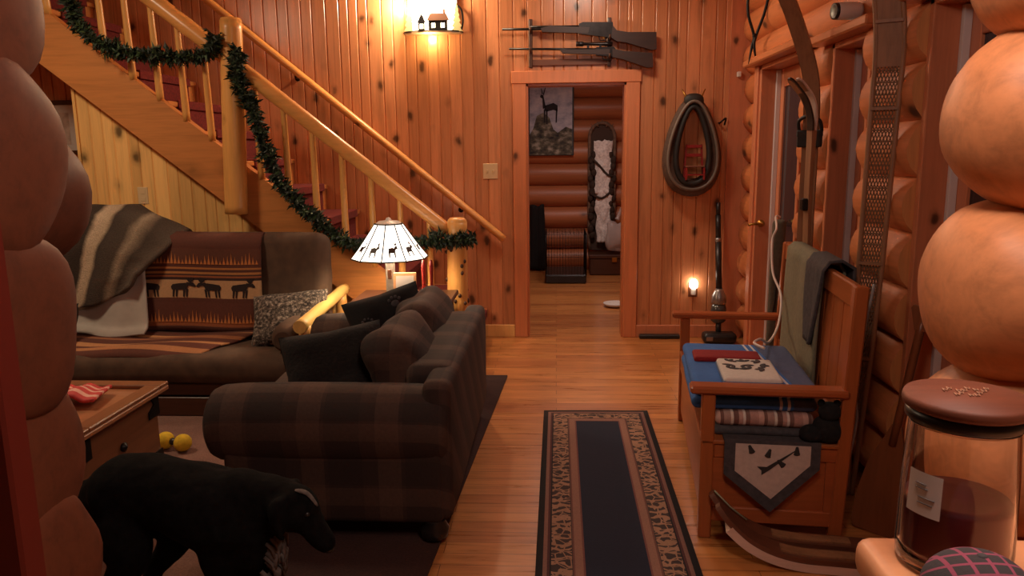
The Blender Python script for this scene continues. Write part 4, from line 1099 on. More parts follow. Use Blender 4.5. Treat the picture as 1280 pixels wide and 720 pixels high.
# hanging tongs, spotlight
tg = thing('hanging_tongs', 'black iron tongs hanging from the log wall above the glazed door', 'tongs', (1.34, 5.4, 2.04))
for pts in ([(1.405,5.4,2.50),(1.375,5.4,2.36),(1.327,5.4,2.217),(1.318,5.4,2.15),(1.338,5.4,2.047)], [(1.268,5.41,2.50),(1.272,5.41,2.36),(1.315,5.41,2.222),(1.305,5.41,2.15),(1.287,5.41,2.038)]):
    mb = MB(); sp_ = spline(pts, 6); mb.tube(sp_, [interp([0,.8,1],[.010,.009,.002], i/(len(sp_)-1)) for i in range(len(sp_))], 8); mb.build('arm', M['iron'], tg)
mb = MB(); mb.tube([(1.321,5.385,2.219),(1.321,5.425,2.219)], .013, 10); mb.build('pivot', M['iron'], tg)
mb = MB(); mb.tube(spline([(1.268,5.41,2.5),(1.28,5.40,2.56),(1.335,5.40,2.60),(1.39,5.40,2.56),(1.405,5.4,2.5)], 5), .008, 8); mb.tube([(1.335,5.40,2.60),(1.36,5.40,2.63),(1.42,5.40,2.63)], .007, 8); mb.build('ring_hook', M['iron'], tg)
sc = thing('security_camera', 'white cylindrical camera with black lens on the header over the narrow window', 'camera', (1.36, 3.75, 2.0455))
ax = V((1, .12, .02)).normalized()
Ml = Matrix.Translation((1.262,3.742,2.098)) @ ax.to_track_quat('Z','Y').to_matrix().to_4x4()
mb = MB(); mb.lathe([(.034,.012),(.038,.016),(.039,.03),(.039,.11),(.034,.125),(0,.127)], 22, Ml, capb=False); mb.build('housing', M['white_plastic'], sc)
mb = MB(); mb.lathe([(0,.003),(.028,.003),(.036,.0),(.0375,.017),(.0,.017)], 22, Ml); tag(mb.build('lens', M['black_plastic'], sc), 'black lens face')
mb = MB(); mb.tube([(1.34,3.75,2.085),(1.35,3.75,2.065),(1.36,3.75,2.05)], .011, 10); mb.lathe([(.03,2.0455),(.03,2.052),(0,2.054)], 18, Matrix.Translation((1.36,3.75,0))); mb.build('mount', M['white_plastic'], sc)
tag(MB().box((1.35, YB-.055, 2.005), (1.38, YB-.0235, 2.045), .005).build('wall_sensor', M['white_plastic']), 'small white sensor box on the corner board above the horse collar', 'sensor')

# ================================================================== ON THE BACK WALL
# rifles on a rack over the doorway (plane x-z, muzzles to the left)
YR = 5.985
def xz(mb, poly, y, t, mi=0): mb.prism(poly, frame((0, y+t/2, 0), (1,0,0), (0,0,1)), t, mi)
rk_ = thing('gun_rack', 'dark wooden rack with two uprights holding the rifles over the doorway', 'rack', (.1, YB, 2.14))
for x in (-.19, .40):
    mb = MB(); mb.box((x-.014, YB-.022, 2.10), (x+.014, YB-.0, 2.455), .004)
    for z in ((2.360+.012, 2.2185+.012) if x < 0 else (2.2965+.012, 2.1615+.012)): mb.tube([(x, YB-.02, z-.013), (x, YB-.085, z-.013), (x, YB-.10, z+.012)], .008, 8)
    mb.build('upright', M['dark_wood'], rk_)
mb = MB(); mb.box((-.19, YB-.018, 2.115), (.40, YB-.0, 2.16), .003); mb.build('crosspiece', wood('rack board', srgb(110,64,44), 'x', .4, .25, 0, .1), rk_)
ra = thing('rifle', 'upper rifle of the two on the wall rack, with a thick fore-end and dark receiver', 'rifle', (.15, YR, 2.3))
mb = MB(); mb.tube([(-.40,YR,2.378),(-.1,YR,2.374),(.22,YR,2.369)], .0095, 10); mb.tube([(-.19,YR,2.392),(.2,YR,2.388)], .008, 8); mb.build('barrel', M['gun'], ra)
mb = MB(); xz(mb, [(-.10,2.352),(.24,2.335),(.25,2.378),(-.05,2.395),(-.115,2.378)], YR, .036, 0); mb.build('fore_end', M['walnut'], ra)
mb = MB(); xz(mb, [(.17,2.335),(.42,2.30),(.43,2.33),(.42,2.412),(.20,2.416),(.17,2.404)], YR, .034); mb.tube([(.31,YR,2.335),(.33,YR-.0,2.285),(.37,YR,2.285),(.385,YR,2.32)], .005, 6); rec = mb.build('receiver', M['gun'], ra)
mb = MB(); xz(mb, [(.345,2.325),(.352,2.297),(.358,2.297),(.358,2.325)], YR, .006); tag(mb.build('trigger', M['brass'], rec), 'brass trigger')
mb = MB(); xz(mb, [(.42,2.388),(.45,2.352),(.53,2.338),(.742,2.335),(.745,2.212),(.71,2.208),(.52,2.265),(.45,2.275),(.41,2.302)], YR, .040); mb.build('stock', M['walnut'], ra)
rb = thing('rifle', 'lower rifle of the two on the wall rack, slim with a scope', 'rifle', (.15, YR, 2.2))
mb = MB(); mb.tube([(-.35,YR,2.236),(0,YR,2.228),(.36,YR,2.218)], [.008,.009,.011], 10); mb.build('barrel', M['gun'], rb)
mb = MB(); xz(mb, [(.03,2.222),(.05,2.196),(.40,2.18),(.40,2.22)], YR, .036); mb.build('fore_end', M['walnut'], rb)
mb = MB(); xz(mb, [(.30,2.178),(.44,2.165),(.45,2.21),(.43,2.238),(.30,2.235)], YR, .03); mb.tube([(.345,YR,2.18),(.355,YR,2.145),(.41,YR,2.14),(.42,YR,2.17)], .005, 6); mb.build('receiver', M['gun'], rb)
mb = MB(); mb.tube([(.15,YR,2.262),(.20,YR,2.261),(.21,YR,2.261),(.36,YR,2.258),(.37,YR,2.258),(.42,YR,2.257)], [.018,.018,.012,.012,.016,.016], 12); [mb.box((x-.008,YR-.012,2.23),(x+.008,YR+.012,2.252)) for x in (.24,.33)]; mb.build('scope', M['gun'], rb)
mb = MB(); xz(mb, [(.42,2.222),(.50,2.205),(.715,2.186),(.722,2.085),(.68,2.082),(.50,2.145),(.42,2.162)], YR, .038); mb.build('stock', M['walnut'], rb)

# horse collar with a small red chair in it
hc = thing('horse_collar', 'old dark leather horse collar hanging on the wall right of the doorway', 'horse collar', (1.025, YB-.06, 1.2))
def collar(a, k=1.0, cx=1.025):
    """tear-drop, a in 0..2pi from the top"""
    s, c = math.sin(a), math.cos(a); z = 1.505 + .315*c ; w = .158*abs(s)**.9*(1-.34*c)
    return (cx + math.copysign(w*k, s), z)
N_ = 40
pts = [V((collar(2*PI*i/N_)[0], YB-.075, collar(2*PI*i/N_)[1])) for i in range(N_)]
mb = MB(); mb.tube(pts, lambda t: .070-.026*abs(math.cos(PI*t)), 14, closed=True); mb.build('rim', M['leather_pad'], hc)
mb = MB(); pts2 = [V((collar(2*PI*i/N_, .74)[0], YB-.13, 1.505+(collar(2*PI*i/N_)[1]-1.505)*.90)) for i in range(N_)]; mb.tube(pts2, lambda t: .026-.008*abs(math.cos(PI*t)), 10, closed=True); mb.build('pad', M['leather'], hc)
mb = MB(); pts3 = [V((collar(2*PI*i/N_, 1.10)[0], YB-.138, 1.505+(collar(2*PI*i/N_)[1]-1.505)*1.03)) for i in range(N_)]; mb.tube(pts3, .012, 8, closed=True); mb.build('hame', plain('worn hame wood', srgb(112,98,86), .5, .0), hc)
for s in (-1, 1): mb = MB(); mb.tube([(1.025+s*.02,YB-.11,1.83),(1.025+s*.06,YB-.10,1.87),(1.025+s*.085,YB-.09,1.92)], [.009,.008,.004], 8); mb.build('horn', M['brass'], hc)
mb = MB(); mb.sq((1.02,YB-.095,1.835), (.075,.04,.055), .8, 18, 10, wob=.2); mb.build('top_strap', M['leather'], hc)
mb = MB(); mb.tube(spline([(1.235,YB,1.675),(1.235,YB-.04,1.672),(1.255,YB-.05,1.69),(1.28,YB-.04,1.705),(1.272,YB-.03,1.655)], 5), .007, 8); tag(mb.build('wall_hook', M['iron']), 'small iron hook on the wall right of the horse collar', 'hook')
ch = thing('toy_chair', 'tiny red wooden chair standing inside the horse collar', 'toy chair', (1.045, YB-.09, 1.24))
yc = YB-.085
for s in (-1, 1):
    mb = MB(); mb.beam((1.042+s*.072, yc, 1.252), (1.042+s*.056, yc+.015, 1.515), .014, .014, (0,1,0)); mb.build('back_post', M['red_paint'], ch)
    mb = MB(); mb.beam((1.042+s*.066, yc-.07, 1.252), (1.042+s*.066, yc-.07, 1.345), .013, .013, (0,1,0)); mb.build('leg', M['red_paint'], ch)
for z in (1.50, 1.435): mb = MB(); mb.box((.985, yc+.0, z-.012), (1.10, yc+.012, z+.012), .002); mb.build('back_slat', M['red_paint'], ch)
mb = MB(); mb.box((.972, yc-.08, 1.345), (1.112, yc+.01, 1.357), .003); mb.build('seat', plain('woven toy seat', srgb(120,70,50), .8), ch)
mb = MB(); mb.box((.975, yc-.076, 1.285), (1.108, yc-.066, 1.295)); mb.box((.975, yc, 1.285), (1.108, yc+.01, 1.295)); mb.build('stretcher', M['red_paint'], ch)

# switch plate, outlet plates, night light
def plate(name, label, x, y, z, w, h, mat, face='switch'):
    o = thing(name, label, 'switch' if face == 'switch' else 'outlet', (x, y, z))
    MB().box((x-w/2, y-.007, z-h/2), (x+w/2, y, z+h/2), .003).build('cover_plate', mat, o)
    if face == 'switch':
        for dx in (-.023, .023): MB().box((x+dx-.005, y-.016, z-.01), (x+dx+.005, y-.006, z+.012), .002).build('toggle', mat, o)
    else:
        for dz in (-.025, .025): MB().box((x-.017, y-.009, z+dz-.014), (x+.017, y-.006, z+dz+.014), .004).build('socket', mat, o)
    return o
cream_p = plain('cream plastic', srgb(214,184,140), .4)
plate('light_switch', 'cream double light switch plate left of the doorway', -.512, YB+.001, 1.327, .115, .12, cream_p)
plate('wall_outlet', 'cream outlet plate on the pale boards under the stairs', -2.797, 5.093, 1.214, .072, .115, cream_p, 'o')
plate('wall_outlet', 'brown outlet plate low on the wall behind the glowing night light', 1.08, YB+.001, .385, .07, .115, plain('brown outlet plastic', srgb(110,62,36), .4), 'o')
nl = thing('night_light', 'small glowing night light plugged in low on the wall right of the doorway', 'night light', (1.08, YB-.03, .38))
MB().box((1.062, YB-.04, .345), (1.098, YB-.0085, .40), .006).build('plug_body', M['white_plastic'], nl)
nm = NT('night light glow'); nm.set(nm.b.inputs['Emission Color'], (1,.86,.7,1)); nm.set(nm.b.inputs['Emission Strength'], 14.0)
mb = MB(); mb.lathe([(.018,.40),(.030,.41),(.034,.435),(.026,.462),(.010,.476),(0,.478)], 16, Matrix.Translation((1.08, YB-.034, 0))); mb.build('glowing_cap', nm.out((1,.9,.8), .4), nl)
tag(MB().box((.66, YB-.075, .0), (.98, YB-.02, .032), .006).build('floor_vent', M['black_plastic']), 'low black vent strip on the floor right of the doorway', 'vent')

# cordless vacuum behind the bench
vc = thing('stick_vacuum', 'black and grey stick vacuum cleaner standing against the back wall behind the bench', 'vacuum cleaner', (1.25, 5.9, 0))
mb = MB(); softbox(mb, (1.13, 5.80, .004), (1.385, 5.93, .085), .03, 3, 1); hdv = mb.build('floor_head', M['black_plastic'], vc)
mb = MB(); mb.box((1.15, 5.797, .03), (1.20, 5.801, .06), .001); mb.build('badge', M['grey_metal'], hdv)
mb = MB(); mb.tube([(1.258,5.885,.06),(1.256,5.90,.17)], .022, 12); mb.build('neck', M['black_plastic'], vc)
mb = MB(); mb.lathe([(.035,.15),(.058,.17),(.060,.26),(.05,.30)], 20, Matrix.Translation((1.256,5.905,0))); mb.build('dust_cup', plain('smoky dust cup', (.06,.055,.05), .15), vc)
mb = MB(); mb.lathe([(.052,.30),(.058,.31),(.054,.36),(.035,.40),(.026,.42)], 20, Matrix.Translation((1.256,5.907,0))); mb.build('motor_housing', M['grey_metal'], vc)
mb = MB(); mb.tube([(1.255,5.91,.41),(1.248,5.97,.78)], .024, 12); mb.tube([(1.248,5.97,.80),(1.243,5.985,.98)], .021, 12); mb.build('wand', M['black_plastic'], vc)
mb = MB(); mb.tube([(1.248,5.97,.775),(1.248,5.972,.805)], .025, 12); mb.build('wand_ring', M['grey_metal'], vc)
mb = MB(); mb.tube([(1.243,5.985,.975),(1.242,5.988,1.075)], .017, 12); mb.build('handle', M['black_plastic'], vc)

# picture on the wall left of the stairs
pc = thing('framed_picture', 'small framed pale picture on the boarded wall left of the under-stair wall', 'picture', (-3.87, YB, 1.7))
mb = MB()
for a, b in (((-4.12,YB-.025,1.88),(-3.775,YB-.001,1.915)), ((-4.12,YB-.025,1.49),(-3.775,YB-.001,1.525)), ((-4.12,YB-.025,1.525),(-4.085,YB-.001,1.88)), ((-3.81,YB-.025,1.525),(-3.775,YB-.001,1.88))): mb.box(a, b, .003)
mb.build('frame', M['dark_wood'], pc)
MB().box((-4.09,YB-.012,1.52),(-3.805,YB-.002,1.885)).build('mat_board', M['bone'], pc)
MB().box((-4.03,YB-.0135,1.57),(-3.865,YB-.0115,1.82)).build('print', plain('faded print', srgb(196,176,160), .7, 0, .3, 14), pc)

# wall sconce
sx = -.93
wl = thing('wall_sconce', 'lit iron wall sconce with a cabin and pine tree cut-outs high on the back wall', 'wall lamp', (sx, YB, 2.36))
ms = NT('sconce glass glow'); ms.set(ms.b.inputs['Emission Color'], (1,.80,.52,1)); ms.set(ms.b.inputs['Emission Strength'], 4.2)
M['sconce_glass'] = ms.out((1,.95,.85), .5)
mb = MB(); mb.box((-1.12, YB-.02, 2.40), (-.74, YB, 2.72), .004); mb.build('back_plate', M['brass'], wl)
mb = MB()
tray = [(-.225,0),(-.21,-.05),(-.12,-.115),(0,-.13),(.12,-.115),(.21,-.05),(.225,0)]
mb.prism([(sx+x, YB-.002+y) for x, y in tray], Matrix.Translation((0,0,2.358)), .012); mb.build('tray', plain('pale painted tray', srgb(206,180,140), .5), wl)
mb = MB()
arc = [(sx+.19*math.cos(PI*k/14), YB-.005-.085*math.sin(PI*k/14)) for k in range(15)]
vs = [(x,y,2.37) for x,y in arc] + [(x,y,2.64) for x,y in arc] + [(sx+(x-sx)*.95,YB-.005+(y-YB+.005)*.94,z) for z in (2.37,2.64) for x,y in arc]
fs = [(i,i+1,16+i,15+i) for i in range(14)] + [(30+i,45+i,46+i,31+i) for i in range(14)]
mb.add(vs, fs, 0, True); mb.build('glass_shade', M['sconce_glass'], wl)
Ysc = YB-.118
cb = MB()
def rect(a, b, c, d, t=.008): cb.box((a, Ysc-t, b), (c, Ysc, d))
x0, x1, z0, z1 = -.945, -.805, 2.372, 2.445       # cabin with two windows
for a, c in ((x0,-.925),(-.895,-.855),(-.825,x1)): rect(a, z0, c, z1)
for a, c in ((-.925,-.895),(-.855,-.825)): rect(a, z0, c, 2.39); rect(a, 2.425, c, z1)
cbo = cb.build('cabin_cutout', M['black_plastic'], wl)
mb = MB(); xz(mb, [(-.958,2.443),(-.79,2.443),(-.815,2.492),(-.93,2.492)], Ysc-.006, .012); xz(mb, [(-.835,2.49),(-.82,2.49),(-.82,2.52),(-.835,2.52)], Ysc-.004, .01); mb.build('cabin_roof', plain('rust roof', srgb(140,96,70), .6), cbo)
cb = MB()
for a, c, b, d in ((-1.022,-1.012,2.372,2.43),(-.985,-.975,2.372,2.43),(-1.012,-.985,2.372,2.385),(-1.012,-.985,2.42,2.43)): rect(a, b, c, d)
xz(cb, [(-1.03,2.43),(-.968,2.43),(-.985,2.47),(-.998,2.495),(-1.01,2.47)], Ysc-.004, .008); cb.build('outhouse_cutout', M['black_plastic'], wl)
for cx, zb, h, c in ((-.742,2.372,.19,1), (-1.10,2.38,.2,1)):
    mb = MB(); P = []
    for k in range(5): P += [(.045*(1-k/5.6), h*(k/5)), (.022*(1-k/5.6), h*(k+.75)/5)]
    poly = [(cx+x, zb+z) for x, z in P] + [(cx, zb+h*1.1)] + [(cx-x, zb+z) for x, z in P[::-1]]
    xz(mb, poly, YB-.055, .006); mb.build('tree_cutout', plain('pale green tree cut-out', srgb(176,160,110), .6), wl)
for z in (2.375, 2.63):
    pass
mb = MB(); mb.tube([(sx+.225*math.cos(PI*k/12), YB-.004-.13*math.sin(PI*k/12)*.9, 2.372) for k in range(13)], .006, 8); mb.tube(spline([(-.715,YB-.03,2.375),(-.70,YB-.03,2.44),(-.705,YB-.03,2.52),(-.735,YB-.03,2.56)],5), .007, 8); mb.build('rim', M['iron'], wl)

# ================================================================== ROOM BEYOND
cv = thing('canvas_print', 'canvas print of a dark stag on misty blue rocks in the room beyond the doorway', 'picture', (-.05, 9.45, 1.8))
YC = 9.44
MB().box((-.325, YC, 1.41), (.215, YC+.055, 2.26), .004).build('canvas', M['canvas_edge'], cv)
tb_ = NT('misty sky'); n1 = tb_.noise(tb_.map((3,3,5)), 1.5, 5, .65); mist = tb_.out(tb_.ramp(n1, [(.3, srgb(110,116,134)), (.5, srgb(176,178,190)), (.7, srgb(214,210,210))]), .8)
ci = MB().box((-.315, YC-.003, 1.42), (.195, YC+.001, 2.25)).build('misty_background', mist, cv)
tb_ = NT('mossy rock'); n1 = tb_.noise(tb_.map((6,6,9)), 1.5, 5, .65); rock = tb_.out(tb_.ramp(n1, [(.35, srgb(40,38,40)), (.5, srgb(96,92,76)), (.7, srgb(180,174,158))]), .8)
mb = MB(); xz(mb, [(-.314,1.42),(.194,1.42),(.194,1.72),(.12,1.75),(.02,1.68),(-.03,1.72),(-.08,1.86),(-.15,1.92),(-.23,1.88),(-.27,1.74),(-.314,1.66)], YC-.005, .003); mb.build('rocks', rock, cv)
mb = MB(); dkb = plain('dark stag', srgb(34,30,34), .8)
for poly in ([(-.13,2.0),(-.03,2.03),(.02,2.0),(.02,1.93),(-.03,1.95),(-.11,1.93),(-.14,1.95)], [(-.12,1.98),(-.15,2.12),(-.18,2.13),(-.19,2.10),(-.16,2.08),(-.155,1.96)], [(-.12,1.95),(-.115,1.78),(-.10,1.78),(-.10,1.95)], [(-.145,1.95),(-.145,1.80),(-.13,1.80),(-.125,1.95)], [(-.0,1.96),(-.005,1.80),(.01,1.80),(.02,1.97)], [(-.165,2.13),(-.18,2.2),(-.172,2.2),(-.155,2.14)], [(-.155,2.13),(-.13,2.21),(-.122,2.205),(-.145,2.12)]): xz(mb, poly, YC-.008, .003)
mb.build('stag', dkb, cv)

cr = thing('dog_crate', 'black wire dog crate with plastic tray on the floor beyond the doorway', 'crate', (.11, 8.8, 0))
CX0, CX1, CY0, CY1, CZ = -.118, .338, 8.5, 9.15, .56
mb = MB(); mb.box((CX0, CY0, .004), (CX1, CY1, .10), .01); mb.build('tray', M['black_plastic'], cr)
def wires(name, P, ux, uy, w, h, nx, ny):
    mb = MB(); P = V(P); ux, uy = V(ux), V(uy)
    for i in range(nx+1): mb.tube([P+ux*(w*i/nx), P+ux*(w*i/nx)+uy*h], .0018 if 0 < i < nx else .005, 6)
    for j in range(ny+1): mb.tube([P+uy*(h*j/ny), P+uy*(h*j/ny)+ux*w], .0022, 6)
    mb.build(name, M['iron'], cr)
wires('wire_door', (CX0, CY0+.004, .095), (1,0,0), (0,0,1), CX1-CX0, CZ-.1, 14, 4)
wires('wire_side', (CX0+.004, CY0, .095), (0,1,0), (0,0,1), CY1-CY0, CZ-.1, 16, 4)
wires('wire_side', (CX1-.004, CY0, .095), (0,1,0), (0,0,1), CY1-CY0, CZ-.1, 16, 4)
wires('wire_back', (CX0, CY1-.004, .095), (1,0,0), (0,0,1), CX1-CX0, CZ-.1, 14, 4)
wires('wire_top', (CX0, CY0, CZ-.005), (1,0,0), (0,1,0), CX1-CX0, CY1-CY0, 10, 6)

am_ = thing('arched_frame', 'tall arched wooden frame hung with white fur beyond the doorway', 'wall hanging', (.55, 9.4, .2))
ac, aw, az0, az1 = .552, .15, .26, 1.62
path = [(ac-aw*.9, 9.42, az0)] + [(ac-aw, 9.42, lerp(az0+.1, az1, k/8)) for k in range(9)] + [(ac-aw*math.cos(PI*k/12), 9.42, az1+.17*math.sin(PI*k/12)) for k in range(1, 12)] + [(ac+aw, 9.42, lerp(az1, az0+.1, k/8)) for k in range(9)] + [(ac+aw*.9, 9.42, az0)]
mb = MB(); mb.tube(path, lambda t: .021*(1+.25*mnoise.noise(V((t*40,0,0)))), 10); 
for k, dx in enumerate((-.10,-.05,0,.05,.10)): mb.tube([(ac+dx, 9.42, az1+.15-abs(dx)*.6), (ac+dx*1.3, 9.41, az1+.22-abs(dx)*.6)], [.012,.003], 8)
mb.build('hoop', plain('grey brown bark', srgb(112,88,70), .8, 0, .4, 30, .6), am_)
mb = MB(); mb.prism([(p[0], p[2]) for p in path], frame((0, 9.445, 0), (1,0,0), (0,0,1)), .012); mb.build('backing', plain('dark backing', srgb(74,56,46), .9), am_)
mb = MB()
for z0, z1, w0, w1, s in ((.95,1.58,.11,.085,1), (.36,1.0,.10,.075,2)):
    def fur(u, v):
        z = lerp(z1, z0, v); w = lerp(w0, w1, v)*(1+.22*mnoise.noise(V((v*5, s*7, 0))))
        return V((ac + .01*s + (u*2-1)*w + .02*mnoise.noise(V((v*4, s, 3))), 9.385-.03*math.sin(PI*u)-.02*mnoise.noise(V((u*5, v*7, s))), z + .03*mnoise.noise(V((u*6, s, 1)))))
    mb.cloth(fur, 14, 26, .02)
mb.build('white_fur', plain('white fur', srgb(232,224,216), .95, 0, .25, 45, .8), am_)
mb = MB(); mb.tube(spline([(ac-.13,9.36,1.38),(ac-.03,9.34,1.28),(ac+.06,9.34,1.18),(ac+.13,9.36,1.16)],5), .014, 8); mb.tube(spline([(ac-.13,9.36,.95),(ac,9.34,.90),(ac+.13,9.36,1.0)],5), .014, 8)
for s in (-1, 1):
    for k in range(14): mb.sq((ac+s*(.12+.02*math.sin(k*2.3)), 9.38, .45+.075*k), (.035,.03,.05), 1, 8, 6, wob=.5, seed=k)
mb.build('trailing_leaves', plain('dark brown leaves', srgb(58,44,34), .9, 0, .4), am_)
tk = thing('storage_trunk', 'low dark trunk under the arched frame beyond the doorway', 'trunk', (.58, 9.25, 0))
MB().box((.40, 9.08, .004), (.98, 9.40, .20), .008).build('body', M['dark_wood'], tk); MB().box((.39, 9.07, .2), (.99, 9.41, .245), .008).build('lid', M['dark_wood'], tk); MB().box((.66, 9.062, .16), (.72, 9.082, .215), .003).build('latch', M['brass'], tk)
bg = thing('plastic_bag', 'crumpled cloudy plastic bag standing on the trunk beyond the doorway', 'bag', (.72, 9.12, .25))
pb = NT('cloudy plastic'); M['bag'] = pb.out(srgb(206,196,190), .3, Alpha=.55)
mb = MB(); mb.sq((.72, 9.12, .455), (.12,.07,.235), .85, 24, 18, wob=.55, seed=3); mb.build('sack', M['bag'], bg)
mb = MB(); mb.tube(spline([(.72,9.12,.66),(.75,9.13,.74),(.77,9.13,.80)],5), [.03,.02,.02,.018,.016,.014], 8); mb.build('neck', M['bag'], bg)
bo = thing('pet_bowl', 'white shallow bowl on the floor just beyond the doorway', 'bowl', (.57, 7.25, 0))
mb = MB(); mb.lathe([(.0,.004),(.07,.004),(.10,.012),(.118,.036),(.122,.036),(.105,.014),(.07,.01),(0,.009)], 28, Matrix.Translation((.57,7.25,0)), capb=False); mb.build('dish', M['bone'], bo)
def coat(u, v):
    return V((-.235 + (u*2-1)*(.075+.04*v) , 9.465-.05*math.sin(PI*u)-.02*math.sin(u*9), lerp(.80, .006, v)+.012*(1+math.sin(u*8))))
mb = MB(); mb.cloth(coat, 14, 16, .03); tag(mb.build('dark_jacket', M['black_cloth']), 'dark jacket slumped against the log wall left of the crate', 'jacket')

# ================================================================== GARLANDS on the stair rail
def garland(label, ctrl, dens, rad, seed):
    r = random.Random(seed); P = spline(ctrl, 14); mb = MB(); rad0 = rad
    mb.tube(P, .012, 6)
    for i in range(len(P)-1):
        d = (P[i+1]-P[i]); L = d.length; d.normalize(); a = d.orthogonal().normalized(); b = d.cross(a)
        for k in range(int(L*dens)+1):
            rad = rad0*(.72+.55*abs(mnoise.noise(V((i*.35, seed*4.0, k*.002))))*2)
            o = P[i] + (P[i+1]-P[i])*r.random(); th = r.uniform(0, 2*PI); rr = rad*r.uniform(.55, 1.15)
            q = a*math.cos(th) + b*math.sin(th); tip = o + q*rr + d*r.uniform(-.05,.05); side = q.cross(d).normalized()
            # a sprig: bent spine with needle blades
            mid = o.lerp(tip, .5)+d*.006
            n1 = side*.0075
            for t0, t1 in ((.15,.6),(.4,.85),(.6,1.0)):
                for s in (-1, 1):
                    u0 = o.lerp(tip, t0); w = (side*s*.6 + q*.5 + d*r.uniform(-.5,.5)).normalized()
                    e = u0 + w*rr*.55; cw = w.cross(q).normalized()*.0085 if w.cross(q).length > 1e-4 else d*.004
                    mb.add([u0-cw, u0+cw, e], [(0,1,2)], 0)
            mb.add([o-n1, o+n1, tip], [(0,1,2)], 0)
    gm = NT('garland green'); isl = gm.n('NewGeometry').outputs['Random Per Island']
    return tag(mb.build('pine_garland', gm.out(gm.ramp(isl, [(0, srgb(14,26,16)), (.6, srgb(32,50,28)), (1, srgb(62,82,44))]), .6)), label, 'garland', 'evergreen garlands on the stair rail')
garland('upper evergreen garland swagged along the rail left of the tall stair post', [(-3.25,4.90,2.75),(-3.06,4.90,2.47),(-3.01,4.90,2.31),(-2.91,4.90,2.205),(-2.71,4.90,2.115),(-2.48,4.90,2.10),(-2.27,4.90,2.085),(-2.155,4.88,2.12),(-2.115,4.86,2.215)], 420, .074, 1)
garland('longer lower evergreen garland hanging from the tall post down to the bottom newel', [(-1.985,4.86,2.14),(-1.99,4.87,2.05),(-1.99,4.87,1.94),(-1.92,4.88,1.775),(-1.85,4.88,1.525),(-1.78,4.88,1.32),(-1.61,4.88,1.12),(-1.46,4.88,.985),(-1.32,4.87,.905),(-1.1,4.87,.875),(-.80,4.87,.92),(-.64,4.855,.925),(-.52,4.86,.94)], 420, .072, 2)

# ================================================================== FOREGROUND RIGHT: shelf, jar
sf = thing('ledge_shelf', 'pale rounded wooden ledge beside the log ends in the right foreground', 'shelf', (.5, .5, 0))
mb = MB(); mb.box((.288, .28, 1.088), (1.2, .712, 1.128), .014, seg=3); mb.build('board', M['shelf'], sf)
mb = MB(); mb.box((.40, .32, 0), (1.18, .66, 1.088), .004); mb.build('cupboard', M['trim'], sf)
JX, JY, JZ = .356, .66, 1.1285
jr = thing('candle_jar', 'glass candle jar with walnut lid, dark red wax and white label in the foreground', 'candle', (JX, JY, JZ))
Mj = Matrix.Translation((JX, JY, JZ))
mb = MB(); mb.lathe([(0,.0),(.043,.0),(.0465,.004),(.0475,.02),(.0455,.09),(.0435,.131),(.0445,.136),(.0425,.136),(.0415,.131),(.0432,.09),(.0448,.02),(.043,.008),(0,.007)], 48, Mj, capb=False, capt=False); mb.build('glass_body', M['glass'], jr)
mb = MB(); mb.lathe([(0,.0075),(.0425,.0085),(.0444,.02),(.0436,.060),(.0436,.063),(.03,.061),(0,.060)], 40, Mj, capb=False); mb.build('wax', M['wax'], jr)
mb = MB(); mb.lathe([(0,.1455),(.047,.1455),(.0500,.147),(.0508,.150),(.0505,.1535),(.049,.1565),(0,.1585)], 44, Mj, capb=False); ld = mb.build('lid', M['lid'], jr)
mb = MB(); mb.lathe([(.0448,.134),(.0475,.136),(.0475,.1455),(.0448,.1455)], 40, Mj, capb=False, capt=False); mb.build('lid_seal', M['black_plastic'], jr)
mb = MB()
rs_ = random.Random(4)
for row in range(2):       # worn lettering burnt into the lid
    x = -.022+.004*row
    for k in range(8 if row == 0 else 5):
        x += .0052; y = .008-.013*row + .004*math.sin(k*1.9)
        mb.tube([Mj @ V((x+dx, y+dy, .1588)) for dx, dy in spline([(0,-.003,0),(.001,.004,0),(.003,-.002,0),(.0045,.003,0)], 3) and [(0,-.003),(.001,.004),(.003,-.002),(.0048,.003)]], .0006, 5)
tag(mb.build('lettering', plain('worn pale script', srgb(170,120,90), .6), ld), 'pale script lettering')
mb = MB(); n = 8
vs = []
for j, z in enumerate((.056, .094)):
    for k in range(n+1):
        a = math.radians(190+ (228-190)*k/n); rr = .0466+.0008 - (.0466-.0453)*((z-.06)/.045)
        vs.append(Mj @ V((rr*math.cos(a), rr*math.sin(a), z)))
mb.add(vs, [(k,k+1,n+2+k,n+1+k) for k in range(n)], 0, True)
vs2 = [Mj @ ((Mj.inverted() @ p) * 1.0 + V((0,0,0))) + (V((p.x-JX, p.y-JY, 0)).normalized()*.0006) for p in vs]
mb.add(vs2, [(k,k+1,n+2+k,n+1+k) for k in range(n)], 0, True); lb = mb.build('label', M['paper'], jr)
mb = MB()
for z, a0, a1 in ((.084,200,212),(.080,200,214),(.072,204,222),(.067,204,220)):
    mb.tube([Mj @ V((.0478*math.cos(math.radians(a)), .0478*math.sin(math.radians(a)), z)) for a in [a0+(a1-a0)*k/6 for k in range(7)]], .0009 if z > .085 else .0005, 5)
mb.build('label_text', M['ink'], lb)
tb_ = NT('pink plaid felt'); o3 = tb_.sep(tb_.co())
def bnd(c, f, du, ph): return tb_.math('LESS_THAN', tb_.math('FRACT', tb_.math('ADD', tb_.math('MULTIPLY', c, f), ph)), du)
d1_ = o3[0]; d2_ = tb_.math('ADD', o3[1], o3[2])
cc = tb_.mix(tb_.math('MAXIMUM', bnd(d1_, 75., .2, 40.), bnd(d2_, 75., .2, 40.3)), srgb(58,52,54), srgb(140,66,86))
tb_.bump(tb_.noise(tb_.co(), 300, 3), .5, .001)
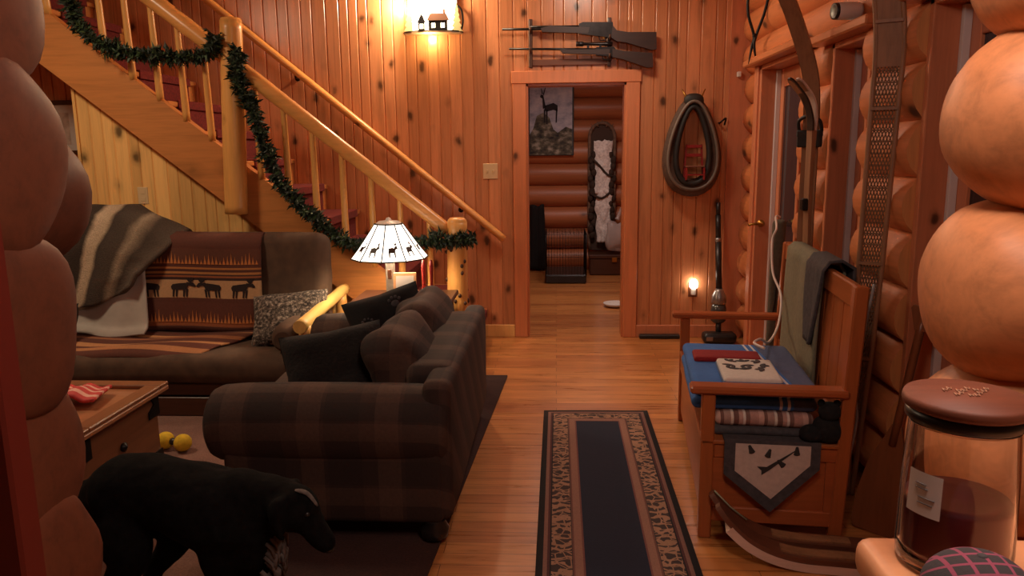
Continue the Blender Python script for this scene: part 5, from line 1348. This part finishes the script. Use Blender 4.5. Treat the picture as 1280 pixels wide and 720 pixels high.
pball = thing('pincushion', 'dark round pincushion with pink plaid lines in front of the candle jar', 'pincushion', (.318, .555, JZ))
mb = MB(); mb.sq((.318,.548,JZ+.034), (.040,.040,.034), .95, 30, 20, wob=.02); mb.build('ball', tb_.out(cc, .95), pball)
mb = MB(); mb.sq((.318,.548,JZ+.0675), (.004,.004,.002), 1, 10, 6); mb.build('button', M['slate'], pball)

# ================================================================== LIGHT
def lamp(name, kind, loc, energy, col, size=.1, rot=None, sy=None):
    l = bpy.data.lights.new(name, kind); l.energy = energy; l.color = col
    if kind == 'POINT': l.shadow_soft_size = size
    if kind == 'AREA':
        l.size = size
        if sy: l.shape = 'RECTANGLE'; l.size_y = sy
    o = bpy.data.objects.new(name, l); C.objects.link(o); o.location = loc
    if rot: o.rotation_euler = rot
    return o
lamp('sconce_bulb', 'POINT', (sx-.06, YB-.16, 2.70), 52, (1.0, .77, .52), .05)
lamp('sconce_halo_fill', 'POINT', (sx-.25, YB-.075, 2.56), 9, (1.0, .74, .40), .03)  # added light with no bulb of its own, makes the halo left of the sconce
lamp('sconce_under_tray_light', 'POINT', (sx-.02, YB-.10, 2.335), 4.5, (1.0, .74, .36), .03)  # point light just below the tray, on the wall beneath it
lamp('table_lamp_bulb', 'POINT', (LX, LY, .96), 21, (1.0, .78, .52), .05)
lamp('hall_fill_light', 'AREA', (.2, 5.1, 2.80), 16, (1.0, .80, .64), .35)  # unseen fill hung below the ceiling, added to brighten the floor near the doorway
lamp('living_room_ceiling_light', 'AREA', (-3.1, 3.4, 2.95), 34, (1.0, .78, .54), .4)
lamp('opening_ceiling_light', 'POINT', (.22, 1.02, 2.36), 24, (1.0, .80, .70), .14)
lamp('kitchen_ceiling_light', 'AREA', (.40, .40, 2.47), 12, (1.0, .80, .70), .3)
lamp('far_room_light', 'AREA', (.3, 7.6, 2.43), 20, (1.0, .78, .70), .4)
w = bpy.data.worlds.new('world'); scene.world = w; w.use_nodes = True
w.node_tree.nodes['Background'].inputs[0].default_value = (.01, .012, .02, 1)
w.node_tree.nodes['Background'].inputs[1].default_value = 1.0
